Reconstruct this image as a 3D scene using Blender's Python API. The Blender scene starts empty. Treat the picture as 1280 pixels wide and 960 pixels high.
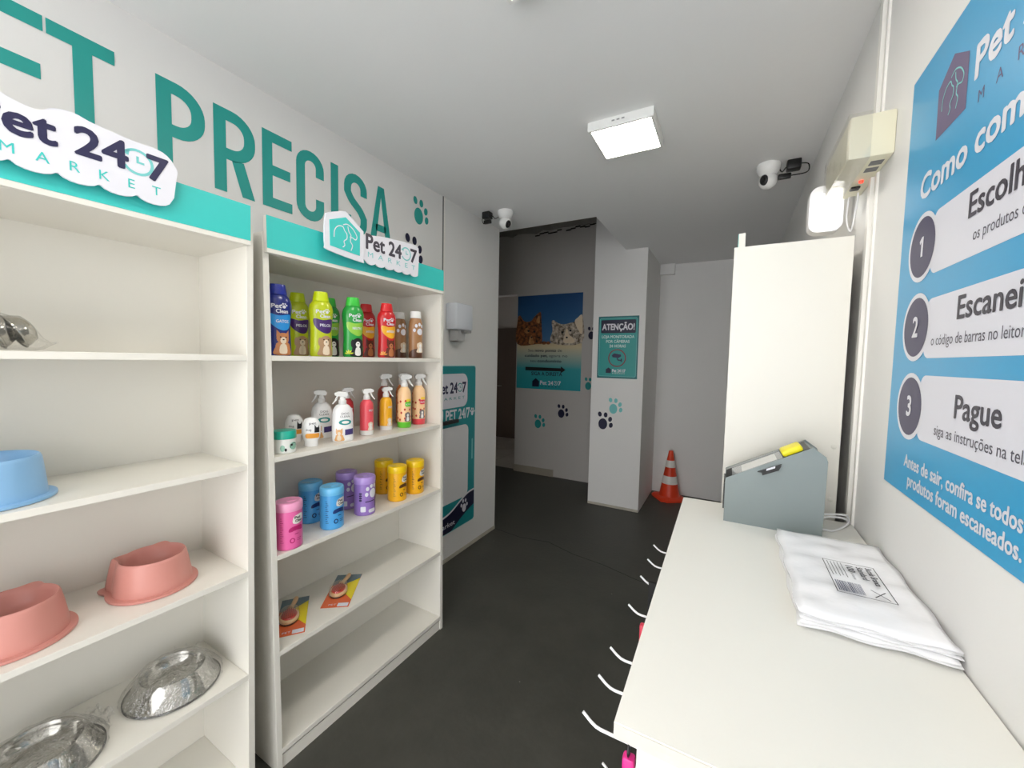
import bpy, bmesh, math, random
from mathutils import Vector, Matrix
random.seed(7)
PI = math.pi
SC = bpy.context.scene
COL = SC.collection

# ------------------------------------------------------------------ camera
cd = bpy.data.cameras.new('camera'); cam = bpy.data.objects.new('camera', cd); COL.objects.link(cam)
cd.sensor_fit = 'HORIZONTAL'; cd.sensor_width = 36.0; cd.lens = 36.0 * 496.9 / 1280.0
cd.clip_start = 0.02; cd.clip_end = 60
r_ = Vector((0.876906, 0.480258, 0.019727)); d_ = Vector((0.046368, -0.043671, -0.997969)); f_ = Vector((-0.478421, 0.87604, -0.060563))
m = Matrix.Identity(4)
for i in range(3):
    m[i][0] = r_[i]; m[i][1] = -d_[i]; m[i][2] = -f_[i]
m[2][3] = 1.5
cam.matrix_world = m
SC.camera = cam
# ------------------------------------------------------------------ world, exposure
w = bpy.data.worlds.new('daylight'); SC.world = w; w.use_nodes = True
w.node_tree.nodes['Background'].inputs[0].default_value = (0.98, 0.985, 1.0, 1)
w.node_tree.nodes['Background'].inputs[1].default_value = 4.3
SC.view_settings.view_transform = 'Standard'; SC.view_settings.look = 'None'
SC.view_settings.exposure = 0.1; SC.view_settings.gamma = 1.0
SC.view_settings.use_curve_mapping = False
LAMP = 23.0

# ------------------------------------------------------------------ materials
def lin(c):
    return tuple(((v / 255.0) / 12.92 if v / 255.0 <= 0.04045 else ((v / 255.0 + 0.055) / 1.055) ** 2.4) for v in c)
MATS = {}
def mat(name, rgb, rough=0.5, metal=0.0, noise=0.0, nscale=20.0, bump=0.0, bscale=60.0, emit=0.0, spec=0.5, coat=0.0, trans=0.0, alpha=1.0):
    if name in MATS: return MATS[name]
    M = bpy.data.materials.new(name); M.use_nodes = True
    nt = M.node_tree; b = nt.nodes['Principled BSDF']
    c = lin(rgb) + (1,)
    b.inputs['Base Color'].default_value = c
    b.inputs['Roughness'].default_value = rough; b.inputs['Metallic'].default_value = metal
    b.inputs['Specular IOR Level'].default_value = spec
    b.inputs['Coat Weight'].default_value = coat
    b.inputs['Transmission Weight'].default_value = trans
    b.inputs['Alpha'].default_value = alpha
    tc = nt.nodes.new('ShaderNodeTexCoord')
    nz = nt.nodes.new('ShaderNodeTexNoise'); nz.inputs['Scale'].default_value = nscale; nz.inputs['Detail'].default_value = 4
    nt.links.new(tc.outputs['Object'], nz.inputs['Vector'])
    if noise > 0:
        mx = nt.nodes.new('ShaderNodeMix'); mx.data_type = 'RGBA'; mx.blend_type = 'MIX'
        k = 1 - noise
        mx.inputs[6].default_value = (c[0] * k, c[1] * k, c[2] * k, 1)
        mx.inputs[7].default_value = tuple(min(1, v * (1 + noise)) for v in c[:3]) + (1,)
        nt.links.new(nz.outputs['Fac'], mx.inputs[0]); nt.links.new(mx.outputs[2], b.inputs['Base Color'])
    if bump > 0:
        n2 = nt.nodes.new('ShaderNodeTexNoise'); n2.inputs['Scale'].default_value = bscale; n2.inputs['Detail'].default_value = 5
        nt.links.new(tc.outputs['Object'], n2.inputs['Vector'])
        bp = nt.nodes.new('ShaderNodeBump'); bp.inputs['Strength'].default_value = bump; bp.inputs['Distance'].default_value = 0.01
        nt.links.new(n2.outputs['Fac'], bp.inputs['Height']); nt.links.new(bp.outputs['Normal'], b.inputs['Normal'])
    if emit > 0:
        b.inputs['Emission Color'].default_value = c; b.inputs['Emission Strength'].default_value = emit
    MATS[name] = M
    return M

def ramp_mat(name, stops, z0, z1, rough=0.4, axis=2):
    M = bpy.data.materials.new(name); M.use_nodes = True; nt = M.node_tree; b = nt.nodes['Principled BSDF']
    b.inputs['Roughness'].default_value = rough
    tc = nt.nodes.new('ShaderNodeTexCoord'); sx = nt.nodes.new('ShaderNodeSeparateXYZ'); mr = nt.nodes.new('ShaderNodeMapRange')
    mr.inputs['From Min'].default_value = z0; mr.inputs['From Max'].default_value = z1
    cr = nt.nodes.new('ShaderNodeValToRGB'); e = cr.color_ramp.elements
    e[0].position = stops[0][0]; e[0].color = lin(stops[0][1]) + (1,)
    e[1].position = stops[-1][0]; e[1].color = lin(stops[-1][1]) + (1,)
    for p, c in stops[1:-1]:
        q = e.new(p); q.color = lin(c) + (1,)
    nt.links.new(tc.outputs['Object'], sx.inputs[0]); nt.links.new(sx.outputs[axis], mr.inputs['Value'])
    nt.links.new(mr.outputs[0], cr.inputs[0]); nt.links.new(cr.outputs[0], b.inputs['Base Color'])
    return M

def film_mat(name, fac=0.8, rough=0.12, bump=0.6, bscale=40, tint=(1, 1, 1, 1)):
    M = bpy.data.materials.new(name); M.use_nodes = True; nt = M.node_tree; nt.nodes.remove(nt.nodes['Principled BSDF'])
    out = nt.nodes['Material Output']
    t = nt.nodes.new('ShaderNodeBsdfTransparent'); g = nt.nodes.new('ShaderNodeBsdfGlossy'); g.inputs['Roughness'].default_value = rough
    t.inputs[0].default_value = tint
    mx = nt.nodes.new('ShaderNodeMixShader')
    tc = nt.nodes.new('ShaderNodeTexCoord'); nz = nt.nodes.new('ShaderNodeTexNoise'); nz.inputs['Scale'].default_value = bscale; nz.inputs['Detail'].default_value = 3
    bp = nt.nodes.new('ShaderNodeBump'); bp.inputs['Strength'].default_value = bump; bp.inputs['Distance'].default_value = 0.02
    lw = nt.nodes.new('ShaderNodeLayerWeight'); lw.inputs['Blend'].default_value = 0.35
    mr = nt.nodes.new('ShaderNodeMapRange'); mr.inputs['To Min'].default_value = 1 - fac; mr.inputs['To Max'].default_value = min(1, 1 - fac + 0.4)
    nt.links.new(tc.outputs['Object'], nz.inputs['Vector']); nt.links.new(nz.outputs['Fac'], bp.inputs['Height'])
    nt.links.new(bp.outputs['Normal'], g.inputs['Normal']); nt.links.new(bp.outputs['Normal'], lw.inputs['Normal'])
    nt.links.new(lw.outputs['Facing'], mr.inputs['Value'])
    nt.links.new(mr.outputs[0], mx.inputs[0]); nt.links.new(t.outputs[0], mx.inputs[1]); nt.links.new(g.outputs[0], mx.inputs[2])
    nt.links.new(mx.outputs[0], out.inputs[0])
    return M

WALL = mat('wall_paint', (232, 231, 229), 0.62, noise=0.015, nscale=3, bump=0.04, bscale=140)
PWALL = mat('passage_wall_grey', (196, 192, 188), 0.65, noise=0.02, nscale=3, bump=0.04, bscale=140)  # one even grey, darker than the other walls
CEIL = mat('ceiling_paint', (240, 240, 240), 0.7, noise=0.015, nscale=1.5, bump=0.05, bscale=30)
CONC = mat('raw_concrete', (150, 146, 140), 0.9, noise=0.35, nscale=6, bump=0.5, bscale=18)
MEL = mat('white_melamine', (231, 228, 219), 0.34, noise=0.008, nscale=4)
MEL_EDGE = mat('melamine_edge', (242, 240, 234), 0.4)
DARKB = mat('dark_hardboard', (92, 74, 58), 0.8, noise=0.1)
TEALH = mat('teal_vinyl', (60, 198, 192), 0.35)
TEAL = mat('teal_print', (40, 150, 148), 0.4)
TEAL_L = mat('teal_letter', (30, 158, 150), 0.42)
TEAL_B = mat('teal_board', (18, 140, 146), 0.4)
LTEAL = mat('pale_teal_print', (118, 200, 200), 0.4)
NAVY = mat('navy_print', (34, 32, 74), 0.4)
NAVYD = mat('deep_navy_print', (20, 20, 56), 0.4)
GREYT = mat('charcoal_print', (62, 58, 70), 0.4)
WHITEP = mat('white_print', (226, 226, 234), 0.4)
LAVP = mat('pale_panel_print', (224, 224, 234), 0.4)
BLACKP = mat('black_plastic', (16, 16, 18), 0.35)
BLACKI = mat('black_ink', (18, 18, 24), 0.5)
WPLA = mat('white_plastic', (240, 240, 238), 0.25)
GREYM = mat('grey_metal', (134, 144, 144), 0.42, metal=0.15, noise=0.02)
STEEL = mat('polished_steel', (186, 184, 178), 0.13, metal=1.0)
RUBBER = mat('black_rubber', (20, 20, 20), 0.7)
ORANGE = mat('cone_orange', (222, 62, 24), 0.42)
REFL = mat('reflective_white', (226, 222, 216), 0.45)
WIRE = mat('white_wire', (236, 236, 238), 0.3)

def floor_mat():
    M = bpy.data.materials.new('dark_floor_paint'); M.use_nodes = True; nt = M.node_tree; b = nt.nodes['Principled BSDF']
    tc = nt.nodes.new('ShaderNodeTexCoord')
    nz = nt.nodes.new('ShaderNodeTexNoise'); nz.inputs['Scale'].default_value = 3.0; nz.inputs['Detail'].default_value = 8; nz.inputs['Roughness'].default_value = 0.65
    cr = nt.nodes.new('ShaderNodeValToRGB'); cr.color_ramp.elements[0].position = 0.3; cr.color_ramp.elements[1].position = 0.75
    cr.color_ramp.elements[0].color = lin((62, 62, 57)) + (1,); cr.color_ramp.elements[1].color = lin((80, 79, 73)) + (1,)
    vo = nt.nodes.new('ShaderNodeTexVoronoi'); vo.inputs['Scale'].default_value = 9.0; vo.inputs['Randomness'].default_value = 1.0
    lt = nt.nodes.new('ShaderNodeMath'); lt.operation = 'LESS_THAN'; lt.inputs[1].default_value = 0.035
    n3 = nt.nodes.new('ShaderNodeTexNoise'); n3.inputs['Scale'].default_value = 2.3
    gt = nt.nodes.new('ShaderNodeMath'); gt.operation = 'GREATER_THAN'; gt.inputs[1].default_value = 0.56
    mu = nt.nodes.new('ShaderNodeMath'); mu.operation = 'MULTIPLY'
    mx = nt.nodes.new('ShaderNodeMix'); mx.data_type = 'RGBA'; mx.inputs[7].default_value = lin((120, 118, 110)) + (1,)
    for n in (nz, vo, n3): nt.links.new(tc.outputs['Object'], n.inputs['Vector'])
    nt.links.new(nz.outputs['Fac'], cr.inputs[0]); nt.links.new(vo.outputs['Distance'], lt.inputs[0])
    nt.links.new(n3.outputs['Fac'], gt.inputs[0]); nt.links.new(lt.outputs[0], mu.inputs[0]); nt.links.new(gt.outputs[0], mu.inputs[1])
    nt.links.new(cr.outputs[0], mx.inputs[6]); nt.links.new(mu.outputs[0], mx.inputs[0]); nt.links.new(mx.outputs[2], b.inputs['Base Color'])
    mr = nt.nodes.new('ShaderNodeMapRange'); mr.inputs['To Min'].default_value = 0.36; mr.inputs['To Max'].default_value = 0.62
    nt.links.new(nz.outputs['Fac'], mr.inputs['Value']); nt.links.new(mr.outputs[0], b.inputs['Roughness'])
    b.inputs['Specular IOR Level'].default_value = 0.35
    n4 = nt.nodes.new('ShaderNodeTexNoise'); n4.inputs['Scale'].default_value = 45; n4.inputs['Detail'].default_value = 4
    nt.links.new(tc.outputs['Object'], n4.inputs['Vector'])
    bp = nt.nodes.new('ShaderNodeBump'); bp.inputs['Strength'].default_value = 0.12; bp.inputs['Distance'].default_value = 0.01
    nt.links.new(n4.outputs['Fac'], bp.inputs['Height']); nt.links.new(bp.outputs['Normal'], b.inputs['Normal'])
    return M
FLOOR = floor_mat()

# ------------------------------------------------------------------ mesh helpers
SPLIT = {}
def mark(bm): SPLIT.setdefault(id(bm), []).append(len(bm.faces))
def obj(name, bm, m_, parent=None, smooth=False, label=None, kind=None):
    cuts = SPLIT.pop(id(bm), None)
    if cuts:
        cuts = [0] + [c for c in cuts if 0 < c < len(bm.faces)] + [len(bm.faces)]
        o = None
        for a, b in zip(cuts, cuts[1:]):
            c = bm.copy(); c.faces.ensure_lookup_table()
            bmesh.ops.delete(c, geom=[f for i, f in enumerate(c.faces) if not a <= i < b], context='FACES')
            o = obj(name, c, m_, parent, smooth, label, kind)
        bm.free()
        return o
    me = bpy.data.meshes.new(name); bmesh.ops.recalc_face_normals(bm, faces=bm.faces[:]) if not getattr(bm, 'keepn', False) else None
    bm.to_mesh(me); bm.free()
    me.materials.append(m_)
    if smooth:
        for p in me.polygons: p.use_smooth = True
        if smooth != 'all':
            me.set_sharp_from_angle(angle=math.radians(38))
    o = bpy.data.objects.new(name, me); COL.objects.link(o)
    if parent: o.parent = parent
    if label: o['label'] = label
    if kind: o['kind'] = kind
    return o
def thing(name, label, cat, loc=(0, 0, 0), rotz=0.0, group=None):
    o = bpy.data.objects.new(name, None); COL.objects.link(o); o.empty_display_size = 0.05
    o.location = loc; o.rotation_euler = (0, 0, rotz); o['label'] = label; o['category'] = cat
    if group: o['group'] = group
    return o
def tag(o, label, cat, loc=None, rotz=None, group=None):
    o['label'] = label; o['category'] = cat
    if loc: o.location = loc
    if rotz is not None: o.rotation_euler = (0, 0, rotz)
    if group: o['group'] = group
    return o
def dup(root, label, loc, rotz):
    r = root.copy(); COL.objects.link(r); r.location = loc; r.rotation_euler = (0, 0, rotz); r['label'] = label
    for ch in list(root.children):
        c = ch.copy(); COL.objects.link(c); c.parent = r
        for g in ch.children:
            d = g.copy(); COL.objects.link(d); d.parent = c
    return r
def struct(name, bm, m_, parent=None):
    o = obj(name, bm, m_, parent)
    if not parent: o['kind'] = 'structure'
    return o
def nb():
    b = bmesh.new(); SPLIT.pop(id(b), None)
    return b
def box(bm, x0, x1, y0, y1, z0, z1, bev=0.0):
    b2 = bmesh.new() if bev > 0 else bm
    vs = [b2.verts.new((x, y, z)) for x in (x0, x1) for y in (y0, y1) for z in (z0, z1)]
    for f in ((0, 1, 3, 2), (4, 6, 7, 5), (0, 4, 5, 1), (2, 3, 7, 6), (0, 2, 6, 4), (1, 5, 7, 3)):
        b2.faces.new([vs[i] for i in f])
    if bev > 0:
        bmesh.ops.bevel(b2, geom=b2.edges[:], offset=bev, segments=2, affect='EDGES', profile=0.5)
        join(bm, b2)
    return bm
def join(bm, b2):
    me = bpy.data.meshes.new('tmp'); b2.to_mesh(me); b2.free(); bm.from_mesh(me); bpy.data.meshes.remove(me)
def B(*a, **k): return box(nb(), *a, **k)
def prism(bm, pts, y0, y1):
    "outline in local XZ, extruded along local y"
    a = [bm.verts.new((x, y0, z)) for x, z in pts]; b = [bm.verts.new((x, y1, z)) for x, z in pts]
    n = len(pts)
    if n > 4:
        fs = [bm.faces.new(a), bm.faces.new(b[::-1])]
    else:
        bm.faces.new(a); bm.faces.new(b[::-1])
    for i in range(n):
        j = (i + 1) % n; bm.faces.new((a[j], a[i], b[i], b[j]))
    return bm
def P(pts, y0, y1): return prism(nb(), pts, y0, y1)
def lathe(bm, prof, seg=24, sx=1.0, sy=1.0, c=(0, 0, 0), rf=None, cap=True):
    rings = []
    for r, z in prof:
        ring = []
        for i in range(seg):
            t = 2 * PI * i / seg; k = rf(t, z) if rf else 1.0
            ring.append(bm.verts.new((c[0] + r * k * math.cos(t) * sx, c[1] + r * k * math.sin(t) * sy, c[2] + z)))
        rings.append(ring)
    for a, b in zip(rings, rings[1:]):
        for i in range(seg):
            j = (i + 1) % seg; bm.faces.new((a[i], a[j], b[j], b[i]))
    if cap:
        bm.faces.new(rings[0][::-1]); bm.faces.new(rings[-1])
    return bm
def L(prof, *a, **k): return lathe(nb(), prof, *a, **k)
def tube(bm, pts, r, seg=8, caps=True):
    pts = [Vector(p) for p in pts]; rings = []
    rad = r if isinstance(r, (list, tuple)) else [r] * len(pts)
    ref = None
    for i, p in enumerate(pts):
        d = (pts[min(i + 1, len(pts) - 1)] - pts[max(i - 1, 0)]).normalized()
        if ref is None: ref = Vector((0, 0, 1)) if abs(d.z) < 0.9 else Vector((1, 0, 0))
        u = (ref - d * ref.dot(d)).normalized(); v = d.cross(u); ref = u
        rings.append([bm.verts.new(p + (u * math.cos(2 * PI * k / seg) + v * math.sin(2 * PI * k / seg)) * rad[i]) for k in range(seg)])
    for a, b in zip(rings, rings[1:]):
        for i in range(seg):
            j = (i + 1) % seg; bm.faces.new((a[i], a[j], b[j], b[i]))
    if caps:
        bm.faces.new(rings[0][::-1]); bm.faces.new(rings[-1])
    return bm
def TB(*a, **k): return tube(nb(), *a, **k)
def ribbon(bm, pts, wd, y, y1=None, closed=False):
    "flat stroke of width wd along pts in local XZ at local y"
    n = len(pts); V2 = [Vector((p[0], p[1])) for p in pts]; l_, r2 = [], []
    for i in range(n):
        if closed:
            a = (V2[i] - V2[i - 1]).normalized(); b = (V2[(i + 1) % n] - V2[i]).normalized()
        else:
            a = (V2[i] - V2[i - 1]).normalized() if i > 0 else (V2[1] - V2[0]).normalized()
            b = (V2[i + 1] - V2[i]).normalized() if i < n - 1 else a
        t = (a + b); t = t.normalized() if t.length > 1e-6 else a
        nn = Vector((-t.y, t.x)); c = max(0.35, nn.dot(Vector((-a.y, a.x)))); o = nn * (wd / 2 / c)
        p, q = V2[i] + o, V2[i] - o
        l_.append(bm.verts.new((p.x, y, p.y))); r2.append(bm.verts.new((q.x, y, q.y)))
    for i in range(n if closed else n - 1):
        j = (i + 1) % n; bm.faces.new((l_[i], r2[i], r2[j], l_[j]))
    return bm
def arc(cx, cz, rx, rz, a0, a1, n=14):
    return [(cx + rx * math.cos(math.radians(a0 + (a1 - a0) * i / n)), cz + rz * math.sin(math.radians(a0 + (a1 - a0) * i / n))) for i in range(n + 1)]
def ell(cx, cz, rx, rz, n=24, rot=0):
    c, s = math.cos(rot), math.sin(rot)
    return [(cx + rx * math.cos(2 * PI * i / n) * c - rz * math.sin(2 * PI * i / n) * s, cz + rx * math.cos(2 * PI * i / n) * s + rz * math.sin(2 * PI * i / n) * c) for i in range(n)]
def rrect(x0, x1, z0, z1, r, n=6):
    return arc(x1 - r, z1 - r, r, r, 0, 90, n) + arc(x0 + r, z1 - r, r, r, 90, 180, n) + arc(x0 + r, z0 + r, r, r, 180, 270, n) + arc(x1 - r, z0 + r, r, r, 270, 360, n)
def smooth_pts(ctrl, n=6, closed=False):
    out = []; m_ = len(ctrl)
    rng = range(m_ if closed else m_ - 1)
    for i in rng:
        p0 = ctrl[i - 1] if (i > 0 or closed) else ctrl[i]; p1 = ctrl[i]; p2 = ctrl[(i + 1) % m_]; p3 = ctrl[(i + 2) % m_] if (i + 2 < m_ or closed) else p2
        for k in range(n):
            t = k / n
            out.append(tuple(0.5 * (2 * b + (c - a) * t + (2 * a - 5 * b + 4 * c - d) * t * t + (3 * b - a - 3 * c + d) * t ** 3) for a, b, c, d in zip(p0, p1, p2, p3)))
    if not closed: out.append(tuple(ctrl[-1]))
    return out
def flat(bm, pts, y):
    bm.faces.new([bm.verts.new((x, y, z)) for x, z in pts]); return bm
def FL(pts, y): return flat(nb(), pts, y)

def text_bm(s, x0, z0, x1=None, h=0.1, y=0.0, bold=0.0, align='L', space=1.0, res=3, bm=None):
    "flat lettering in local XZ; x0 left (or centre) of the line, z0 baseline, h cap height; x1 fits the width"
    cu = bpy.data.curves.new('t', 'FONT'); cu.body = s; cu.size = 1.0; cu.resolution_u = res; cu.space_character = space
    cu.fill_mode = 'FRONT'
    o = bpy.data.objects.new('t', cu); COL.objects.link(o)
    dg = bpy.context.evaluated_depsgraph_get(); dg.update()
    me = bpy.data.meshes.new_from_object(o.evaluated_get(dg))
    bpy.data.objects.remove(o); bpy.data.curves.remove(cu)
    xs = [v.co.x for v in me.vertices]; mn, mx_ = min(xs), max(xs)
    k = h / 0.69
    kx = (x1 - x0) / (mx_ - mn) if x1 is not None else k
    off = x0 if align == 'L' or x1 is not None else x0 - (mx_ - mn) * kx / 2
    for v in me.vertices:
        v.co = Vector((off + (v.co.x - mn) * kx, y, z0 + v.co.y * k))
    b = bm or nb()
    if bm: mark(bm)
    if bold > 0.005:
        base = [v.co.copy() for v in me.vertices]; rb = bold * k
        for i in range(8):
            for v, c0 in zip(me.vertices, base): v.co = c0 + Vector((rb * math.cos(PI * i / 4), -0.00005 * (i + 1), rb * math.sin(PI * i / 4)))
            b.from_mesh(me)
        for v, c0 in zip(me.vertices, base): v.co = c0
    b.from_mesh(me); bpy.data.meshes.remove(me)
    return b
def subdiv(bm, maxlen):
    bmesh.ops.triangulate(bm, faces=bm.faces[:])
    for _ in range(5):
        es = [e for e in bm.edges if e.calc_length() > maxlen]
        if not es: break
        bmesh.ops.subdivide_edges(bm, edges=es, cuts=1)
        bmesh.ops.triangulate(bm, faces=bm.faces[:])
    return bm
def wrap(bm, prof, sx, sy, eps=0.0007, maxlen=0.008, yaw=0.0):
    "lay a flat XZ print on the front (-y) of a turned body; x becomes arc length"
    SPLIT.pop(id(bm), None)
    subdiv(bm, maxlen)
    for v in bm.verts:
        z = v.co.z; r = prof[0][0]
        for (ra, za), (rb, zb) in zip(prof, prof[1:]):
            if zb > za and za <= z <= zb: r = ra + (rb - ra) * (z - za) / (zb - za)
        a = v.co.x / max(0.005, r * (sx + sy) / 2) + yaw
        a = max(-PI, min(PI, a))
        ep = eps - v.co.y
        v.co.x = (r * sx + ep) * math.sin(a); v.co.y = -(r * sy + ep) * math.cos(a)
    return bm

# ------------------------------------------------------------------ room shell
XL, XR, ZC = -1.771, 0.352, 2.605
struct('floor', B(-1.9, 0.6, -1.45, 4.9, -0.08, 0), FLOOR)
fl2 = obj('floor_hall', B(-4.6, -1.9, 2.8, 4.76, -0.08, 0), FLOOR); fl2['kind'] = 'structure'
HT = mat('hall_tile', (150, 146, 138), 0.35, noise=0.06, nscale=3)
fl3 = obj('floor_tiled_hall', B(-4.6, -1.9, 4.76, 6.8, -0.08, 0.001), mat('tile_grout', (110, 106, 100), 0.8)); fl3['kind'] = 'structure'
for ix in range(5):
    for iy in range(4):
        x = -4.58 + ix * 0.53; y = 4.77 + iy * 0.5
        obj('tile', B(x, x + 0.52, y, y + 0.49, 0.001, 0.004), HT, fl3)
struct('wall_left', B(XL - 0.11, XL, -1.45, 2.968, 0, ZC), WALL)
struct('wall_right', B(XR, XR + 0.12, -1.45, 4.96, 0, ZC), WALL)
struct('wall_back', B(-0.74, XR, 4.84, 4.96, 0, ZC), WALL)
struct('wall_column', B(-1.258, -0.738, 4.03, 4.96, 0, 3.25), WALL)
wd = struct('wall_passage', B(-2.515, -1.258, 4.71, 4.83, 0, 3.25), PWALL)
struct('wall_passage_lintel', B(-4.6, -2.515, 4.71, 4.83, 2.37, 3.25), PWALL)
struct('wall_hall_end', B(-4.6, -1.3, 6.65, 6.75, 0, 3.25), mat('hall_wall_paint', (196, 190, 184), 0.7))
struct('wall_hall_side', B(-4.7, -4.6, 2.8, 6.75, 0, 3.25), WALL)
struct('wall_hall_right', B(-1.36, -1.26, 4.83, 6.75, 0, 3.25), WALL)  # unseen wall, added to keep daylight from leaking into the hall
struct('wall_hall_near', B(-4.6, XL - 0.11, 2.85, 2.968, 0, 3.25), WALL)
# shop front behind the camera: solid end pieces around an unglazed opening added for daylight
struct('wall_front', B(XL, -1.45, -1.45, -1.35, 0, ZC), WALL)
struct('wall_front_lintel', B(-1.45, XR, -1.45, -1.35, 2.3, ZC), WALL)
bm = nb(); box(bm, XL - 0.11, XR + 0.12, -1.45, 3.03, ZC, ZC + 0.09); box(bm, -0.95, XR + 0.12, 3.03, 4.96, ZC, ZC + 0.09)
struct('ceiling', bm, CEIL)
struct('ceiling_void', B(-4.7, -0.85, 2.85, 6.75, 3.25, 3.35), CONC)
bm = nb(); box(bm, -4.6, -0.85, 2.97, 3.03, ZC + 0.09, 3.25); box(bm, -0.95, -0.88, 3.03, 4.03, ZC + 0.09, 3.25)
struct('wall_void', bm, CONC)  # unseen risers, added to keep stray daylight out of the ceiling void
# rough broken plaster band high on the passage wall
bm = nb(); random.seed(3)
xs = [-4.5 + i * 0.09 for i in range(37)]
top = [(x, 3.25) for x in xs]; low = [(x, 3.135 + random.uniform(-0.02, 0.025)) for x in xs]
for i in range(len(xs) - 1):
    prism(bm, [low[i], low[i + 1], top[i + 1], top[i]], 4.69, 4.712)
struct('trim_3', bm, CONC)
bm = nb(); prev = None
for i in range(20):
    x = -2.45 + i * 0.06; z = 3.1 + 0.012 * math.sin(i * 1.7) + 0.002 * i
    if 2 < i < 18 and i not in (9,): prism(bm, [(x, z - 0.008), (x + 0.062, z - 0.006), (x + 0.062, z + 0.008), (x, z + 0.006)], 4.7, 4.711)
struct('trim_4', bm, mat('crack_dark', (40, 36, 32), 0.9))
# trims
b_ = nb(); pts_ = [(-1.76, 2.97), (-1.5, 2.93), (-1.25, 2.97), (-1.0, 2.88), (-0.75, 2.84), (-0.5, 2.76), (-0.2, 2.72)]
ribbon(b_, pts_, 0.006, 0)
for v in b_.verts: v.co = Vector((v.co.x, v.co.z, 0.0008))
struct('trim_8', b_, mat('floor_joint', (34, 34, 32), 0.8))
struct('trim_1', B(XR - 0.006, XR, 1.535, 1.55, 0, ZC), MEL_EDGE)
struct('trim_2', B(XR - 0.012, XR, 1.566, 1.59, 0, ZC), MEL_EDGE)
struct('trim_5', B(XL, XL + 0.004, 2.205, 2.213, 0, ZC), mat('joint_metal', (120, 120, 120), 0.4, metal=0.5))
struct('trim_6', B(XL, XL + 0.003, 2.213, 2.228, 0, ZC), MEL_EDGE)
struct('trim_7', B(-0.738, -0.585, 4.79, 4.84, 2.49, ZC), WALL)
struct('baseboard_back', B(-2.515, -1.94, 4.692, 4.71, 0, 0.09), mat('skirting_tile', (160, 152, 138), 0.5, noise=0.05))
BAS = mat('scuffed_base', (188, 182, 168), 0.7, noise=0.2, nscale=14)
struct('baseboard_left', B(XL, XL + 0.004, 1.95, 2.968, 0, 0.03), BAS)
struct('baseboard_column', B(-1.258, -0.738, 4.026, 4.03, 0, 0.025), BAS)
dr = struct('door_1', B(-3.98, -3.2, 6.61, 6.65, 0, 2.1), mat('brown_door', (92, 76, 66), 0.5, noise=0.1))
obj('door_frame', B(-4.06, -3.98, 6.6, 6.65, 0, 2.17), mat('door_frame_dark', (60, 50, 46), 0.5), dr)
obj('door_handle', TB([(-3.9, 6.61, 1.0), (-3.9, 6.56, 1.0), (-3.8, 6.56, 1.0)], 0.009), STEEL, dr)

# ------------------------------------------------------------------ ceiling lamps
DIFF = mat('lamp_diffuser', (255, 248, 236), 0.5, emit=LAMP)
def ceiling_lamp(y, label):
    t = thing('ceiling_lamp', label, 'ceiling lamp', (-0.485, y, ZC), 0, 'square ceiling lamps')
    bm = nb(); s, o = 0.134, 0.147
    ring = [(-o, -o), (o, -o), (o, o), (-o, o)]; inn = [(-s, -s), (s, -s), (s, s), (-s, s)]
    v = [[bm.verts.new((x * k, y_ * k, z)) for x, y_ in q] for q, z, k in ((ring, 0, 1), (ring, -0.034, 1), (ring, -0.04, 0.985), (inn, -0.04, 1), (inn, -0.036, 0.98))]
    for a, b in zip(v, v[1:]):
        for i in range(4):
            j = (i + 1) % 4; bm.faces.new((a[i], a[j], b[j], b[i]))
    bm.faces.new(v[0][::-1])
    obj('frame', bm, WPLA, t)
    obj('diffuser', B(-s * 0.98, s * 0.98, -s * 0.98, s * 0.98, -0.039, -0.035), DIFF, t)
    bm = nb(); 
    for i in range(3): box(bm, -0.035 + i * 0.022, -0.022 + i * 0.022, -0.1478, -0.147, -0.02, -0.014)
    obj('vent_slot', bm, mat('vent_grey', (150, 150, 150), 0.6), t)
    return t
ceiling_lamp(1.99, 'square white surface ceiling lamp glowing between the two security cameras')
ceiling_lamp(0.95, 'square ceiling lamp at the top edge of the picture')
ceiling_lamp(-0.12, 'square ceiling lamp above the camera')

# ------------------------------------------------------------------ shelving units
SH = [0.058, 0.4277, 0.779, 1.130, 1.4805, 1.836]   # undersides of the boards
def shelving_unit(label, loc, yaw, lean_x, lean_y, x0, x1, header=True, group='white shelving units'):
    t = thing('shelving_unit', label, 'shelf unit', loc, PI / 2 - yaw, group)
    D = 0.315
    def fin(bm):
        for v in bm.verts:
            v.co.x += lean_y * v.co.z; v.co.y += -lean_x * v.co.z
        return bm
    obj('side_panel', fin(B(x0 - 0.02, x0, 0, D, 0, 1.905, bev=0.0012)), MEL, t)
    obj('side_panel', fin(B(x1, x1 + 0.02, 0, D, 0, 1.905, bev=0.0012)), MEL, t)
    for i, z in enumerate(SH):
        obj('shelf', fin(B(x0, x1, 0.001, D - 0.006, z, z + 0.018, bev=0.001)), MEL, t)
    obj('back_panel', fin(B(x0 - 0.018, x1 + 0.018, D - 0.006, D, 0.03, 1.90)), MEL, t)
    obj('plinth', fin(B(x0, x1, 0.006, 0.024, 0, 0.048)), MEL, t)
    hb = obj('header_board', fin(B(x0 - 0.016, x1 + 0.004, -0.019, -0.001, 1.836, 1.955, bev=0.001)), MEL, t)
    obj('header_strip', fin(B(x0 - 0.016, x1 + 0.002, -0.0202, -0.019, 1.85, 1.955)), TEALH, hb, label='turquoise header strip')
    return t
U2 = shelving_unit('white shelving unit stocked with coloured shampoo bottles and wipe tubs', (-1.3559, 0.8053, 0), 0.0188, -0.003, -0.0092, 0.0, 0.8744)
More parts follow.
